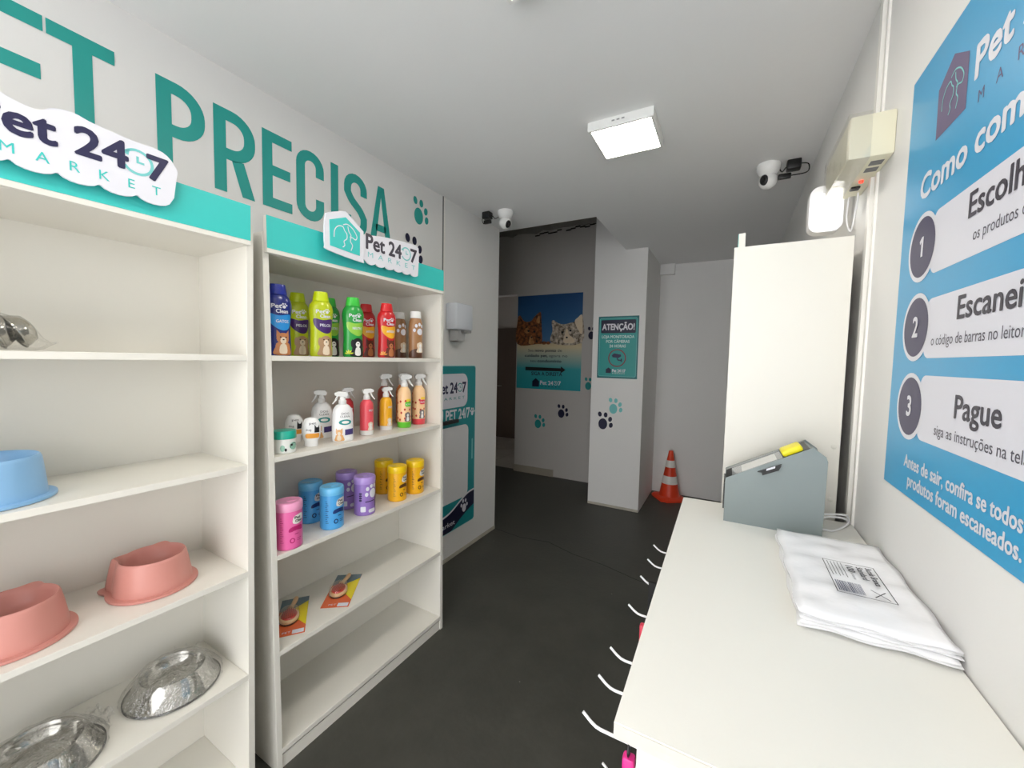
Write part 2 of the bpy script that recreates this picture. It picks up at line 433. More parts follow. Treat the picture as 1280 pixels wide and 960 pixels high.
U1 = shelving_unit('white shelving unit holding the pink, blue and steel pet bowls', (-1.3505, 0.6856, 0), 0.0198, 0.010, 0.0099, -0.8744, 0.0)
# unit on the right wall, seen end on (front faces the aisle, towards -x)
t = thing('shelving_unit', 'white shelving unit seen end on behind the grey checkout terminal', 'shelf unit', (-0.005, 2.52, 0), -PI / 2, 'white shelving units')
obj('side_panel', B(-0.02, 0, 0, 0.322, 0, 1.9, bev=0.0012), MEL, t)
sp = obj('side_panel', B(0.915, 0.935, 0, 0.322, 0, 1.9, bev=0.0012), MEL, t)
for z in SH: obj('shelf', B(0, 0.915, 0.001, 0.316, z, z + 0.018), MEL, t)
obj('back_panel', B(0, 0.915, 0.316, 0.322, 0.03, 1.9), MEL, t)
obj('plinth', B(0, 0.915, 0.006, 0.024, 0, 0.048), MEL, t)
hb = obj('header_board', B(-0.02, 0.925, 0.012, 0.032, 1.854, 1.948), MEL, t)
obj('header_strip', B(-0.02, 0.92, 0.0108, 0.012, 1.86, 1.948), TEALH, hb, label='turquoise header strip')
CAPM = mat('screw_cap_white', (226, 224, 214), 0.3)
for z in (1.245, 1.075):
    b = nb(); lathe(b, [(0.0075, 0), (0.0075, 0.001), (0.005, 0.002)], 14)
    for v in b.verts: v.co = Vector((0.935 + v.co.z, 0.306 + v.co.x, z + v.co.y))
    obj('screw_cap', b, CAPM, t, smooth=True)

# ------------------------------------------------------------------ logo pieces (local XZ, front at -y)
def pet_squiggle(bm, cx, cz, s, y, wd):
    cat = [(-0.42, -0.12), (-0.40, 0.1), (-0.28, 0.26), (-0.1, 0.3), (-0.02, 0.18), (0.06, 0.1), (0.06, -0.05), (-0.05, -0.16), (-0.02, -0.28), (-0.1, -0.36)]
    dog = [(-0.08, 0.36), (0.08, 0.42), (0.28, 0.34), (0.4, 0.22), (0.46, 0.1), (0.4, 0.0), (0.24, 0.04), (0.2, -0.1), (0.28, -0.22), (0.22, -0.4)]
    ear = [(0.1, 0.36), (0.14, 0.2), (0.22, 0.1), (0.18, 0.02)]
    for q in (cat, dog, ear):
        ribbon(bm, smooth_pts([(cx + a * s, cz + b * s) for a, b in q], 5), wd, y)
    return bm
def clock(bm, cx, cz, r, y, wd):
    if len(bm.faces): mark(bm)
    ribbon(bm, arc(cx, cz, r, r, -150, 140, 20), wd, y)
    ribbon(bm, [(cx, cz + r * 0.5), (cx, cz), (cx + r * 0.45, cz)], wd * 0.8, y)
    flat(bm, [(cx - r * 1.15, cz + r * 0.55), (cx - r * 0.5, cz + r * 0.9), (cx - r * 0.6, cz + r * 0.35)], y)
    return bm
def blob_outline(x0, x1, z0, z1, n, amp):
    "cloud-like die cut edge: straight top, scalloped bottom"
    pts = []
    wv = (x1 - x0) / n
    for i in range(n):
        pts += arc(x0 + wv * (i + 0.5), z0 + amp, wv * 0.5, amp, 200, 340, 6)
    return pts

# logo sign on unit 2: house badge plus text plate, one die cut board
t = thing('logo_sign', 'white die-cut logo board with turquoise house badge on the shampoo shelf header', 'sign', (-1.315, 0.95, 1.875), PI / 2 - 0.0188)
hs = [(0.006, 0.03), (0.004, 0.08), (0.008, 0.128), (0.02, 0.146), (0.088, 0.172), (0.103, 0.168), (0.168, 0.126), (0.176, 0.11), (0.176, 0.012), (0.165, 0.0), (0.02, 0.012)]
obj('backing', P(smooth_pts(hs, 4, True), -0.012, -0.006), WHITEP, t)
tx = rrect(0.178, 0.495, 0.045, 0.142, 0.02)
tx = [(0.495, 0.1), (0.492, 0.135), (0.47, 0.145), (0.3, 0.132), (0.2, 0.116), (0.174, 0.11), (0.174, 0.02)] + blob_outline(0.19, 0.49, 0.0, 0.1, 6, 0.014) + [(0.492, 0.05)]
obj('backing', P(tx, -0.008, -0.002), WHITEP, t)
obj('house_badge', P([(0.026, 0.03), (0.024, 0.122), (0.093, 0.151), (0.158, 0.112), (0.157, 0.022)], -0.0135, -0.012), TEALH, t)
obj('pet_outline', pet_squiggle(nb(), 0.09, 0.078, 0.115, -0.0142, 0.0035), WHITEP, t)
b = text_bm('Pet 24', 0.192, 0.062, x1=0.382, h=0.058, y=-0.0088, bold=0.028)
text_bm('7', 0.44, 0.062, x1=0.478, h=0.058, y=-0.0088, bold=0.028, bm=b)
obj('lettering', b, GREYT, t)
obj('clock_mark', clock(nb(), 0.412, 0.09, 0.027, -0.0086, 0.0055), LTEAL, t)
obj('lettering', text_bm('M A R K E T', 0.2, 0.03, x1=0.47, h=0.02, y=-0.0088, bold=0.004, space=1.3), LTEAL, t)

# logo sign on unit 1 (left end runs out of the picture)
t = thing('logo_sign', 'large white die-cut logo board on the pet bowl shelf header', 'sign', (-1.315, 0.0, 1.875), PI / 2 - 0.0198)
x1 = 0.515
up = smooth_pts([(0.515, 0.085), (0.515, 0.107), (0.487, 0.136), (0.43, 0.138), (0.362, 0.144), (0.331, 0.151), (0.3, 0.145), (0.277, 0.129), (0.235, 0.136), (0.2, 0.16), (0.16, 0.17), (0.12, 0.15), (0.1, 0.1)], 4)
out = up + [(0.1, 0.02)] + blob_outline(0.105, 0.5, 0.0, 0.1, 6, 0.016) + [(0.508, 0.03)]
obj('backing', P(out, -0.010, -0.004), WHITEP, t)
b = text_bm('Pet 24', 0.187, 0.066, x1=0.418, h=0.06, y=-0.0108, bold=0.03)
text_bm('7', 0.456, 0.06, x1=0.496, h=0.058, y=-0.0108, bold=0.03, bm=b)
obj('lettering', b, NAVY, t)
obj('clock_mark', clock(nb(), 0.437, 0.09, 0.028, -0.0106, 0.006), LTEAL, t)
b = nb()
for i, ch in enumerate('MARKET'): text_bm(ch, 0.234 + i * 0.0475, 0.024, h=0.021, y=-0.0108, bold=0.004, align='C', bm=b)
obj('lettering', b, TEALH, t)
hs1 = [(-0.09, 0.01), (-0.09, 0.14), (0.005, 0.185), (0.095, 0.14), (0.095, 0.01)]
obj('backing', P(hs1, -0.014, -0.010), WHITEP, t)
obj('house_badge', P([(a * 0.85, 0.09 + (z - 0.09) * 0.85) for a, z in hs1], -0.0152, -0.014), TEALH, t)
obj('pet_outline', pet_squiggle(nb(), 0.003, 0.088, 0.12, -0.0158, 0.0036), WHITEP, t)

# ------------------------------------------------------------------ big wall lettering on the left wall
T_ = thing('wall_lettering', 'large teal block letters spelling PRECISA on the left wall', 'lettering', (XL + 0.0015, 0, 0), PI / 2)
zb, zt, wd_ = 2.138, 2.455, 0.043
def letter(bm): return obj('letter', bm, TEAL_L, T_)
def bar(bm, x0, x1, z0, z1): return flat(bm, [(x0, z0), (x1, z0), (x1, z1), (x0, z1)], 0)
def big(ch, x0, x1):
    bm = nb(); zm = (zb + zt) / 2; h = wd_ / 2
    if ch == 'I': bar(bm, x0, x1, zb, zt)
    elif ch == 'E':
        bar(bm, x0, x0 + wd_, zb, zt)
        for z in (zb, zm - h, zt - wd_): bar(bm, x0 + wd_, x1 - (0.008 if z == zm - h else 0), z, z + wd_)
    elif ch == 'T':
        bar(bm, x0, x1, zt - wd_, zt); c = (x0 + x1) / 2; bar(bm, c - h, c + h, zb, zt - wd_)
    elif ch in 'PR':
        bar(bm, x0, x0 + wd_, zb, zt); r = 0.066
        zl = zt - 0.178
        ribbon(bm, [(x0 + wd_, zt - h)] + arc(x1 - h - r + 0.004, zt - h - r, r, r, 90, 0, 8) + arc(x1 - h - r + 0.004, zl + h + r - 0.012, r, r, 0, -90, 8) + [(x0 + wd_, zl + h - 0.012)], wd_, 0)
        if ch == 'R':
            flat(bm, [(x0 + 0.062, zl - 0.01), (x0 + 0.107, zl - 0.004), (x1, zb), (x1 - 0.048, zb)], 0)
    elif ch == 'C':
        cx = (x0 + x1) / 2; rx = (x1 - x0) / 2 - h; r = rx
        ribbon(bm, [(x1 - h, zt - 0.108)] + arc(cx, zt - h - r, rx, r, 0, 180, 12) + arc(cx, zb + h + r, rx, r, 180, 360, 12) + [(x1 - h, zb + 0.108)], wd_, 0)
    elif ch == 'S':
        cx = (x0 + x1) / 2; rx = (x1 - x0) / 2 - h; r = rx
        pts = [(x1 - h, zt - 0.1)] + arc(cx, zt - h - r, rx, r, 0, 180, 10) + smooth_pts([(x0 + h, zt - 0.1), (cx - 0.025, zm + 0.02), (cx + 0.025, zm - 0.02), (x1 - h, zb + 0.1)], 5) + arc(cx, zb + h + r, rx, r, 0, -180, 10) + [(x0 + h, zb + 0.1)]
        ribbon(bm, pts, wd_, 0)
    elif ch == 'A':
        c = (x0 + x1) / 2
        flat(bm, [(x0, zb), (x0 + 0.042, zb), (c + 0.004, zt - 0.03), (c + 0.022, zt), (c - 0.022, zt)], 0)
        flat(bm, [(x1 - 0.042, zb), (x1, zb), (c + 0.022, zt), (c - 0.004, zt - 0.03)], 0)
        bar(bm, c - 0.036, c + 0.036, zb + 0.07, zb + 0.108)
    letter(bm)
for ch, a, b_ in (('P', 0.651, 0.792), ('R', 0.824, 0.972), ('E', 1.004, 1.134), ('C', 1.154, 1.295), ('I', 1.333, 1.376), ('S', 1.41, 1.556), ('A', 1.575, 1.735)):
    big(ch, a, b_)
T_ = thing('wall_lettering', 'large teal letters of the word left of PRECISA, cut by the left edge', 'lettering', (XL + 0.0015, 0, 0), PI / 2)
for ch, a, b_ in (('T', 0.402, 0.548), ('E', 0.262, 0.396), ('P', 0.09, 0.232)): big(ch, a, b_)

# paw stickers ------------------------------------------------------
def paw(label, loc, rz, s, m_, m2=None):
    t = thing('paw_sticker', label, 'sticker', loc, rz, 'paw print wall stickers')
    obj('pad', FL(ell(-0.12 * s, -0.16 * s, 0.24 * s, 0.3 * s, 22), 0), m_, t)
    for i, (x, z, a) in enumerate(((-0.3, 0.36, 0.2), (0.02, 0.34, 0.0), (0.27, 0.12, -0.2), (0.32, -0.2, -0.2))):
        obj('toe', FL(ell(x * s, z * s, 0.105 * s, 0.14 * s, 14, a), 0), m2 or m_, t)
    return t
paw('teal paw print sticker high on the left wall after the big letters', (XL + 0.0015, 1.986, 2.423), PI / 2, 0.17, TEAL_L)
paw('black paw print sticker behind the end of the house logo board', (XL + 0.0015, 1.925, 2.168), PI / 2, 0.19, NAVYD)
paw('pale turquoise paw print sticker on the white column', (-1.0, 4.0285, 1.05), 0, 0.17, LTEAL)
paw('navy paw print sticker on the white column', (-1.1, 4.0285, 0.89), 0, 0.19, NAVYD)
paw('navy paw print sticker below the cat poster', (-1.83, 4.7085, 0.86), 0, 0.18, NAVYD)
paw('teal paw print sticker near the skirting tile of the grey passage wall', (-2.15, 4.7085, 0.70), 0, 0.19, TEAL)
paw('dark paw print sticker on the passage wall half hidden by the column, upper one', (-1.47, 4.7085, 1.84), 0, 0.16, NAVYD)
paw('teal paw print sticker on the passage wall half hidden by the column, lower one', (-1.49, 4.7085, 1.225), 0, 0.16, TEAL)

# ------------------------------------------------------------------ warning sign on the column
t = thing('warning_sign', 'teal camera surveillance warning sign on the white column', 'sign', (-1.2, 4.03, 1.334))
W_, H_ = 0.403, 0.624
obj('plate', B(0, W_, -0.004, -0.0005, 0, H_), mat('sign_dark_teal', (22, 112, 116), 0.4), t)
obj('inner_panel', FL(rrect(0.016, W_ - 0.016, 0.02, H_ - 0.02, 0.012), -0.0046), mat('sign_teal', (44, 156, 152), 0.4), t)
ol = rrect(0.016, W_ - 0.016, 0.02, H_ - 0.02, 0.012)
obj('border_line', ribbon(nb(), ol, 0.004, -0.0049, closed=True), LTEAL, t)
obj('title_panel', FL(rrect(0.028, W_ - 0.028, 0.455, 0.588, 0.012), -0.0052), NAVYD, t)
obj('lettering', text_bm('ATENÇÃO!', 0.042, 0.488, x1=W_ - 0.042, h=0.06, y=-0.0058, bold=0.03), WHITEP, t)
b = text_bm('LOJA MONITORADA', 0.04, 0.405, x1=W_ - 0.04, h=0.028, y=-0.0052, bold=0.02)
text_bm('POR CÂMERAS', 0.085, 0.358, x1=W_ - 0.085, h=0.028, y=-0.0052, bold=0.02, bm=b)
text_bm('24 HORAS', 0.12, 0.312, x1=W_ - 0.12, h=0.028, y=-0.0052, bold=0.02, bm=b)
obj('lettering', b, mat('sign_pale_text', (206, 232, 232), 0.4), t)
obj('ring', ribbon(nb(), ell(0.2, 0.205, 0.084, 0.084, 36)[:], 0.011, -0.0052, closed=True), mat('sign_ring_red', (128, 52, 62), 0.4), t)
b = nb(); flat(b, [(0.147, 0.232), (0.155, 0.212), (0.215, 0.206), (0.24, 0.222), (0.238, 0.24), (0.17, 0.252)], -0.0052)
ribbon(b, [(0.2, 0.205), (0.212, 0.185), (0.244, 0.182)], 0.012, -0.0052); flat(b, [(0.238, 0.168), (0.25, 0.168), (0.25, 0.2), (0.238, 0.2)], -0.0052)
obj('camera_symbol', b, NAVY, t)
obj('house_badge', FL([(0.09, 0.052), (0.09, 0.09), (0.117, 0.108), (0.144, 0.09), (0.144, 0.052)], -0.0052), NAVYD, t)
b = text_bm('Pet 24', 0.156, 0.062, x1=0.24, h=0.03, y=-0.0052, bold=0.03); text_bm('7', 0.27, 0.062, x1=0.288, h=0.03, y=-0.0052, bold=0.03, bm=b)
clock(b, 0.256, 0.077, 0.012, -0.0052, 0.004); text_bm('MARKET', 0.158, 0.045, x1=0.286, h=0.009, y=-0.0052, bm=b)
obj('lettering', b, WHITEP, t)

# ------------------------------------------------------------------ cat poster in the passage
t = thing('cat_poster', 'tall poster of two cats peeking up under a blue sky, with a black arrow', 'poster', (-2.503, 4.71, 1.128))
W_, H_ = 0.896, 1.212
obj('sheet', B(0, W_, -0.003, -0.0005, 0, H_), ramp_mat('cat_poster_print', [(0.0, (34, 158, 168)), (0.22, (60, 168, 176)), (0.38, (190, 196, 178)), (0.45, (222, 208, 170)), (0.485, (214, 196, 156)), (0.50, (78, 122, 166)), (0.75, (48, 100, 150)), (1.0, (30, 78, 128))], 0, H_), t)
def shade(name, a, b_, sc):
    if name in MATS: return MATS[name]
    M = mat(name, a, 0.5, noise=0.3, nscale=sc)
    cr_ = M.node_tree.nodes.new('ShaderNodeMapRange'); cr_.inputs['From Min'].default_value = 0.36; cr_.inputs['From Max'].default_value = 0.64
    nz_ = [n for n in M.node_tree.nodes if n.type == 'TEX_NOISE'][0]
    mx = [n for n in M.node_tree.nodes if n.type == 'MIX'][0]
    mx.inputs[6].default_value = lin(a) + (1,); mx.inputs[7].default_value = lin(b_) + (1,)
    M.node_tree.links.new(nz_.outputs['Fac'], cr_.inputs['Value']); M.node_tree.links.new(cr_.outputs[0], mx.inputs[0])
    return M
TAB = shade('tabby_fur_print', (44, 26, 16), (168, 100, 54), 26); KIT = shade('kitten_fur_print', (96, 80, 64), (224, 210, 190), 24)
CREAM = mat('cream_fur_print', (232, 214, 186), 0.5, noise=0.1, nscale=12)
b = nb(); y = -0.0034
flat(b, smooth_pts([(0.0, 0.585), (0.0, 0.9), (0.035, 0.96), (0.08, 0.9), (0.13, 0.875), (0.2, 0.885), (0.25, 0.94), (0.33, 0.995), (0.345, 0.9), (0.355, 0.78), (0.36, 0.6), (0.3, 0.585)], 4, True), y)
obj('cat_picture', b, TAB, t)
b = nb(); flat(b, smooth_pts([(0.17, 0.59), (0.19, 0.68), (0.21, 0.7), (0.23, 0.66), (0.25, 0.59)], 4, True), y - 0.0003)
flat(b, smooth_pts([(0.10, 0.76), (0.15, 0.8), (0.18, 0.75), (0.14, 0.72)], 4, True), y - 0.0003)
flat(b, smooth_pts([(0.27, 0.88), (0.315, 0.95), (0.32, 0.85)], 4, True), y - 0.0003)
obj('cat_marking', b, shade('tabby_light_print', (150, 92, 50), (206, 150, 96), 14), t)
b = nb()
for x, z, r in ((0.165, 0.755, 0.018), (0.25, 0.745, 0.018), (0.212, 0.67, 0.012)): flat(b, ell(x, z, r, r * 0.8, 12), y - 0.0006)
for x, z, r in ((0.64, 0.73, 0.018), (0.745, 0.75, 0.016), (0.70, 0.665, 0.014)): flat(b, ell(x, z, r, r * 0.8, 12), y - 0.0009)
obj('cat_eyes', b, BLACKI, t)
flat_k = nb(); flat(flat_k, smooth_pts([(0.5, 0.595), (0.505, 0.76), (0.49, 0.86), (0.515, 0.885), (0.58, 0.845), (0.66, 0.83), (0.74, 0.845), (0.8, 0.86), (0.84, 0.9), (0.896, 0.93), (0.896, 0.6)], 4, True), y)
obj('kitten_picture', flat_k, KIT, t)
b = nb(); flat(b, smooth_pts([(0.66, 0.6), (0.67, 0.7), (0.7, 0.78), (0.73, 0.7), (0.78, 0.66), (0.8, 0.6)], 4, True), y - 0.0004)
flat(b, smooth_pts([(0.8, 0.85), (0.84, 0.91), (0.894, 0.93), (0.894, 0.7)], 4, True), y - 0.0004)
obj('kitten_marking', b, CREAM, t)
b = nb(); flat(b, ell(0.39, 0.598, 0.035, 0.022, 16), y); flat(b, ell(0.45, 0.598, 0.03, 0.02, 16), y)
obj('paw_picture', b, TAB, t)
DT = mat('poster_dark_text', (24, 40, 62), 0.5)
b = text_bm('Seu', 0.165, 0.485, x1=0.245, h=0.034, y=-0.0036)
text_bm('novo ponto', 0.265, 0.485, x1=0.56, h=0.034, y=-0.0036, bold=0.03, bm=b); text_bm('de', 0.58, 0.485, x1=0.64, h=0.034, y=-0.0036, bm=b)
text_bm('cuidado pet,', 0.12, 0.418, x1=0.445, h=0.034, y=-0.0036, bold=0.03, bm=b); text_bm('agora no', 0.465, 0.418, x1=0.715, h=0.034, y=-0.0036, bm=b)
text_bm('seu', 0.2, 0.35, x1=0.285, h=0.034, y=-0.0036, bm=b); text_bm('condomínio', 0.305, 0.35, x1=0.635, h=0.034, y=-0.0036, bold=0.03, bm=b)
text_bm('SIGA A DIREITA', 0.22, 0.178, x1=0.65, h=0.046, y=-0.0036, bold=0.02, bm=b)
obj('lettering', b, DT, t)
obj('arrow', FL([(0.13, 0.238), (0.63, 0.238), (0.63, 0.215), (0.695, 0.258), (0.63, 0.302), (0.63, 0.278), (0.13, 0.285)], -0.0036), BLACKI, t)
obj('house_badge', FL([(0.235, 0.03), (0.235, 0.1), (0.285, 0.14), (0.335, 0.1), (0.335, 0.03)], -0.0036), NAVYD, t)
b = text_bm('Pet 24', 0.35, 0.06, x1=0.53, h=0.05, y=-0.0036, bold=0.03); text_bm('7', 0.6, 0.06, x1=0.635, h=0.05, y=-0.0036, bold=0.03, bm=b); clock(b, 0.565, 0.085, 0.023, -0.0036, 0.007)
obj('lettering', b, WHITEP, t)
obj('lettering', text_bm('M A R K E T', 0.36, 0.028, x1=0.63, h=0.018, y=-0.0036), NAVYD, t)

# ------------------------------------------------------------------ instruction poster on the right wall
t = thing('instruction_poster', 'large blue how-to-buy poster with three numbered steps on the right wall', 'poster', (XR, 1.302, 1.222), -PI / 2)
W_, H_ = 0.68, 0.94
def X_(Y): return 1.302 - Y
def Z_(z): return z - 1.222
obj('sheet', B(0, W_, -0.0025, -0.0003, 0, H_), mat('poster_blue', (52, 160, 210), 0.32), t)
for z0, z1 in ((1.690, 1.815), (1.520, 1.640), (1.352, 1.485)):
    obj('step_panel', FL(rrect(X_(1.132), X_(0.675), Z_(z0), Z_(z1), 0.024), -0.0029), LAVP, t)
for n, z in ((1, 1.757), (2, 1.587), (3, 1.416)):
    c = obj('number_badge', FL(ell(X_(1.178), Z_(z), 0.072, 0.073, 40), -0.0033), WHITEP, t)
    obj('badge_disc', FL(ell(X_(1.178), Z_(z), 0.062, 0.063, 40), -0.0037), mat('badge_navy', (56, 50, 86), 0.4), c)
    if n == 1:
        q_ = X_(1.178); b = FL([(q_ - 0.003, Z_(z) - 0.02), (q_ + 0.007, Z_(z) - 0.02), (q_ + 0.007, Z_(z) + 0.022), (q_ - 0.002, Z_(z) + 0.022), (q_ - 0.012, Z_(z) + 0.014), (q_ - 0.009, Z_(z) + 0.007), (q_ - 0.003, Z_(z) + 0.011)], -0.0041)
    else: b = text_bm(str(n), X_(1.178), Z_(z) - 0.02, h=0.042, y=-0.0041, bold=0.025, align='C')
    obj('number', b, WHITEP, c)
b = text_bm('Como comprar?', X_(1.21), Z_(1.864), x1=X_(0.70), h=0.05, y=-0.0029, bold=0.028)
text_bm('Pet 24', X_(1.01), Z_(2.0), x1=X_(0.80), h=0.056, y=-0.0029, bold=0.03, bm=b)
text_bm('7', X_(0.742), Z_(2.0), x1=X_(0.705), h=0.056, y=-0.0029, bold=0.03, bm=b); clock(b, X_(0.768), Z_(2.028), 0.026, -0.0029, 0.007)
text_bm('Antes de sair, confira se todos os', X_(1.183), Z_(1.284), x1=X_(0.735), h=0.026, y=-0.0029, bold=0.022, bm=b)
text_bm('produtos foram escaneados.', X_(1.157), Z_(1.246), x1=X_(0.772), h=0.026, y=-0.0029, bold=0.022, bm=b)
obj('lettering', b, WHITEP, t)
b = text_bm('Escolha', X_(0.99), Z_(1.759), x1=X_(0.812), h=0.042, y=-0.0033, bold=0.018)
text_bm('Escaneie', X_(1.0), Z_(1.588), x1=X_(0.79), h=0.04, y=-0.0033, bold=0.018, bm=b)
text_bm('Pague', X_(0.98), Z_(1.414), x1=X_(0.843), h=0.04, y=-0.0033, bold=0.018, bm=b)
obj('lettering', b, GREYT, t)
b = text_bm('os produtos desejados', X_(0.97), Z_(1.716), x1=X_(0.745), h=0.02, y=-0.0033)
text_bm('o código de barras no leitor', X_(1.097), Z_(1.545), x1=X_(0.808), h=0.02, y=-0.0033, bm=b)
text_bm('siga as instruções na tela', X_(1.052), Z_(1.373), x1=X_(0.775), h=0.02, y=-0.0033, bm=b)
obj('lettering', b, mat('thin_dark_print', (74, 70, 86), 0.4), t)
PUR = mat('poster_plum', (88, 72, 116), 0.4)
b = nb()
for i, ch in enumerate('MARKET'): text_bm(ch, X_(0.985) + i * 0.053, Z_(1.952), h=0.02, y=-0.0029, align='C', bm=b)
obj('lettering', b, PUR, t)
obj('house_badge', FL([(X_(1.155), Z_(1.966)), (X_(1.158), Z_(2.066)), (X_(1.098), Z_(2.1)), (X_(1.038), Z_(2.066)), (X_(1.036), Z_(1.966))], -0.0029), PUR, t)
obj('pet_outline', pet_squiggle(nb(), X_(1.096), Z_(2.025), 0.095, -0.0034, 0.0028), LTEAL, t)

# ------------------------------------------------------------------ promotional board on the left wall beyond the shelves
t = thing('promo_board', 'teal framed board with white screen area beyond the shampoo shelves', 'board', (XL, 2.03, 0.21), PI / 2)
W_, H_ = 0.6, 1.242
obj('panel', P(rrect(0, W_, 0, H_, 0.025), -0.006, -0.0005), mat('board_edge', (190, 224, 226), 0.4), t)
obj('panel_face', FL(rrect(0.006, W_ - 0.006, 0.006, H_ - 0.006, 0.022), -0.0066), TEAL_B, t)
obj('badge', FL(rrect(0.06, 0.487, 0.93, 1.18, 0.06), -0.007), LAVP, t)
b = text_bm('Pet 24', 0.13, 1.04, x1=0.355, h=0.075, y=-0.0076, bold=0.03); text_bm('7', 0.42, 1.04, x1=0.465, h=0.075, y=-0.0076, bold=0.03, bm=b)
obj('lettering', b, NAVY, t); obj('clock_mark', clock(nb(), 0.39, 1.077, 0.03, -0.0074, 0.007), TEAL, t)
obj('lettering', text_bm('M A R K E T', 0.14, 0.99, x1=0.45, h=0.02, y=-0.0076), TEAL, t)
b = text_bm('SEU PET 24/7', 0.06, 0.84, x1=0.52, h=0.075, y=-0.0072, bold=0.025)
mark(b); flat(b, ell(0.555, 0.868, 0.016, 0.02, 12), -0.0072)
for a in (0.3, 1.1, 1.9, 2.7): flat(b, ell(0.555 + 0.024 * math.cos(a), 0.872 + 0.03 * math.sin(a), 0.008, 0.01, 8), -0.0072)
obj('lettering', b, WHITEP, t)
obj('screen_area', FL(rrect(0.04, 0.505, 0.225, 0.79, 0.05), -0.0072), mat('screen_white', (226, 226, 228), 0.3), t)
obj('tablet_clip', B(0.12, 0.345, -0.035, -0.006, 0.84 - 0.02, 0.86 - 0.015, bev=0.004), BLACKP, t)
obj('stripe', FL(rrect(0.552, 0.568, 0.5, 0.665, 0.007), -0.0072), LTEAL, t)
wv = smooth_pts([(0.008, 0.12), (0.15, 0.13), (0.28, 0.15), (0.4, 0.2), (0.5, 0.24), (0.594, 0.25)], 5)
obj('wave_band', FL([(0.02, 0.008), (0.58, 0.008), (0.594, 0.02)] + wv[::-1], -0.0072), NAVYD, t)
obj('wave_line', ribbon(nb(), wv, 0.014, -0.0076), WHITEP, t)
wv2 = smooth_pts([(0.3, 0.008), (0.4, 0.06), (0.5, 0.1), (0.594, 0.13)], 5)
obj('wave_corner', FL([(0.58, 0.008), (0.594, 0.02)] + wv2[::-1], -0.0076), TEAL_B, t)
b = nb(); flat(b, ell(0.46, 0.135, 0.026, 0.032, 14), -0.008)
for a in (0.2, 1.05, 1.95, 2.8): flat(b, ell(0.46 + 0.038 * math.cos(a), 0.145 + 0.05 * math.sin(a), 0.011, 0.015, 10), -0.008)
text_bm('market', 0.14, 0.05, x1=0.34, h=0.035, y=-0.008, bold=0.01, bm=b)
obj('lettering', b, WHITEP, t)

# soap dispenser
t = thing('soap_dispenser', 'white wall-mounted sanitiser dispenser above the teal board', 'dispenser', (XL, 2.345, 1.63), PI / 2)
obj('housing', B(-0.1, 0.1, -0.1, 0, 0.075, 0.262, bev=0.014), mat('dispenser_white', (222, 226, 234), 0.25), t, smooth=True)
obj('window_stripe', B(0.096, 0.103, -0.075, -0.03, 0.12, 0.21), WPLA, t)
obj('drip_base', P([(-0.06, 0.075), (0.08, 0.075), (0.075, 0.06), (0.03, 0.052), (0.02, 0.0), (-0.06, 0.0)], -0.08, -0.01), mat('dispenser_grey', (186, 186, 186), 0.3), t)
obj('push_lever', B(-0.02, 0.07, -0.108, -0.07, 0.058, 0.075, bev=0.004), mat('dispenser_lever', (150, 150, 150), 0.3), t)

# ------------------------------------------------------------------ security cameras
def sec_camera(label, loc, face, ax, ay, plug):
    t = thing('security_camera', label, 'camera', loc, 0, 'ceiling security cameras')
    obj('mount_base', L([(0.058, 0), (0.06, -0.008), (0.057, -0.03), (0.046, -0.05), (0.038, -0.058)][::-1], 28), WPLA, t, smooth=True)
    b = nb(); bmesh.ops.create_uvsphere(b, u_segments=24, v_segments=14, radius=0.046)
    for v in b.verts: v.co.z -= 0.085
    h = obj('camera_head', b, WPLA, t, smooth='all')
    # dark face set into the sphere
    fx = Vector(face).normalized(); side = fx.cross(Vector((0, 0, 1))).normalized(); upv = side.cross(fx)
    b = nb(); rings = []
    for k, (an, rr) in enumerate(((0, 0.0472), (0.25, 0.0474), (0.5, 0.0474), (0.62, 0.0474), (0.66, 0.0455))):
        ring = []
        for i in range(24):
            q = 2 * PI * i / 24; d = fx * math.cos(an) + (side * math.cos(q) * 0.72 + upv * math.sin(q) * 1.0) * math.sin(an)
            ring.append(b.verts.new(d.normalized() * rr + Vector((0, 0, -0.085))))
        rings.append(ring)
    for a_, b_ in zip(rings, rings[1:]):
        for i in range(24):
            j = (i + 1) % 24; b.faces.new((a_[i], a_[j], b_[j], b_[i]))
    bmesh.ops.remove_doubles(b, verts=b.verts[:], dist=1e-5)
    obj('face_plate', b, BLACKP, h, smooth='all')
    b = nb(); c = fx * 0.048 + Vector((0, 0, -0.085))
    tube(b, [c - fx * 0.004, c + fx * 0.0015], [0.012, 0.011], 14)
    obj('lens', b, mat('lens_glass', (8, 8, 14), 0.05, coat=1), h, smooth=True)
    obj('power_adapter', B(ax - 0.032, ax + 0.032, ay - 0.028, ay + 0.028, -0.05, 0, bev=0.006), BLACKP, t, smooth=True)
    s = 1 if ax > 0 else -1
    px, py, pz = plug
    obj('plug', B(px - 0.03, px + 0.03, py - 0.012, py + 0.012, pz - 0.013, pz + 0.013, bev=0.005), BLACKP, t, smooth=True)
    obj('cable', TB(smooth_pts([(ax + 0.03, ay, -0.02), (ax + 0.065, ay, -0.03), (ax + 0.06, ay - 0.01, -0.075), (px + 0.03, py, pz)] if s > 0 else [(ax - 0.03, ay, -0.02), (ax - 0.045, ay, -0.05), (ax - 0.03, ay, -0.08), (px, py, pz)], 6), 0.0028, 6), RUBBER, t, smooth=True)
    obj('cable', TB(smooth_pts([(0.05 * s, 0, -0.028), (ax * 0.55, ay * 0.6, -0.05), (ax * 0.7, ay * 0.8, -0.03), (ax - 0.02 * s, ay, -0.03)], 6), 0.0028, 6), RUBBER, t, smooth=True)
    return t
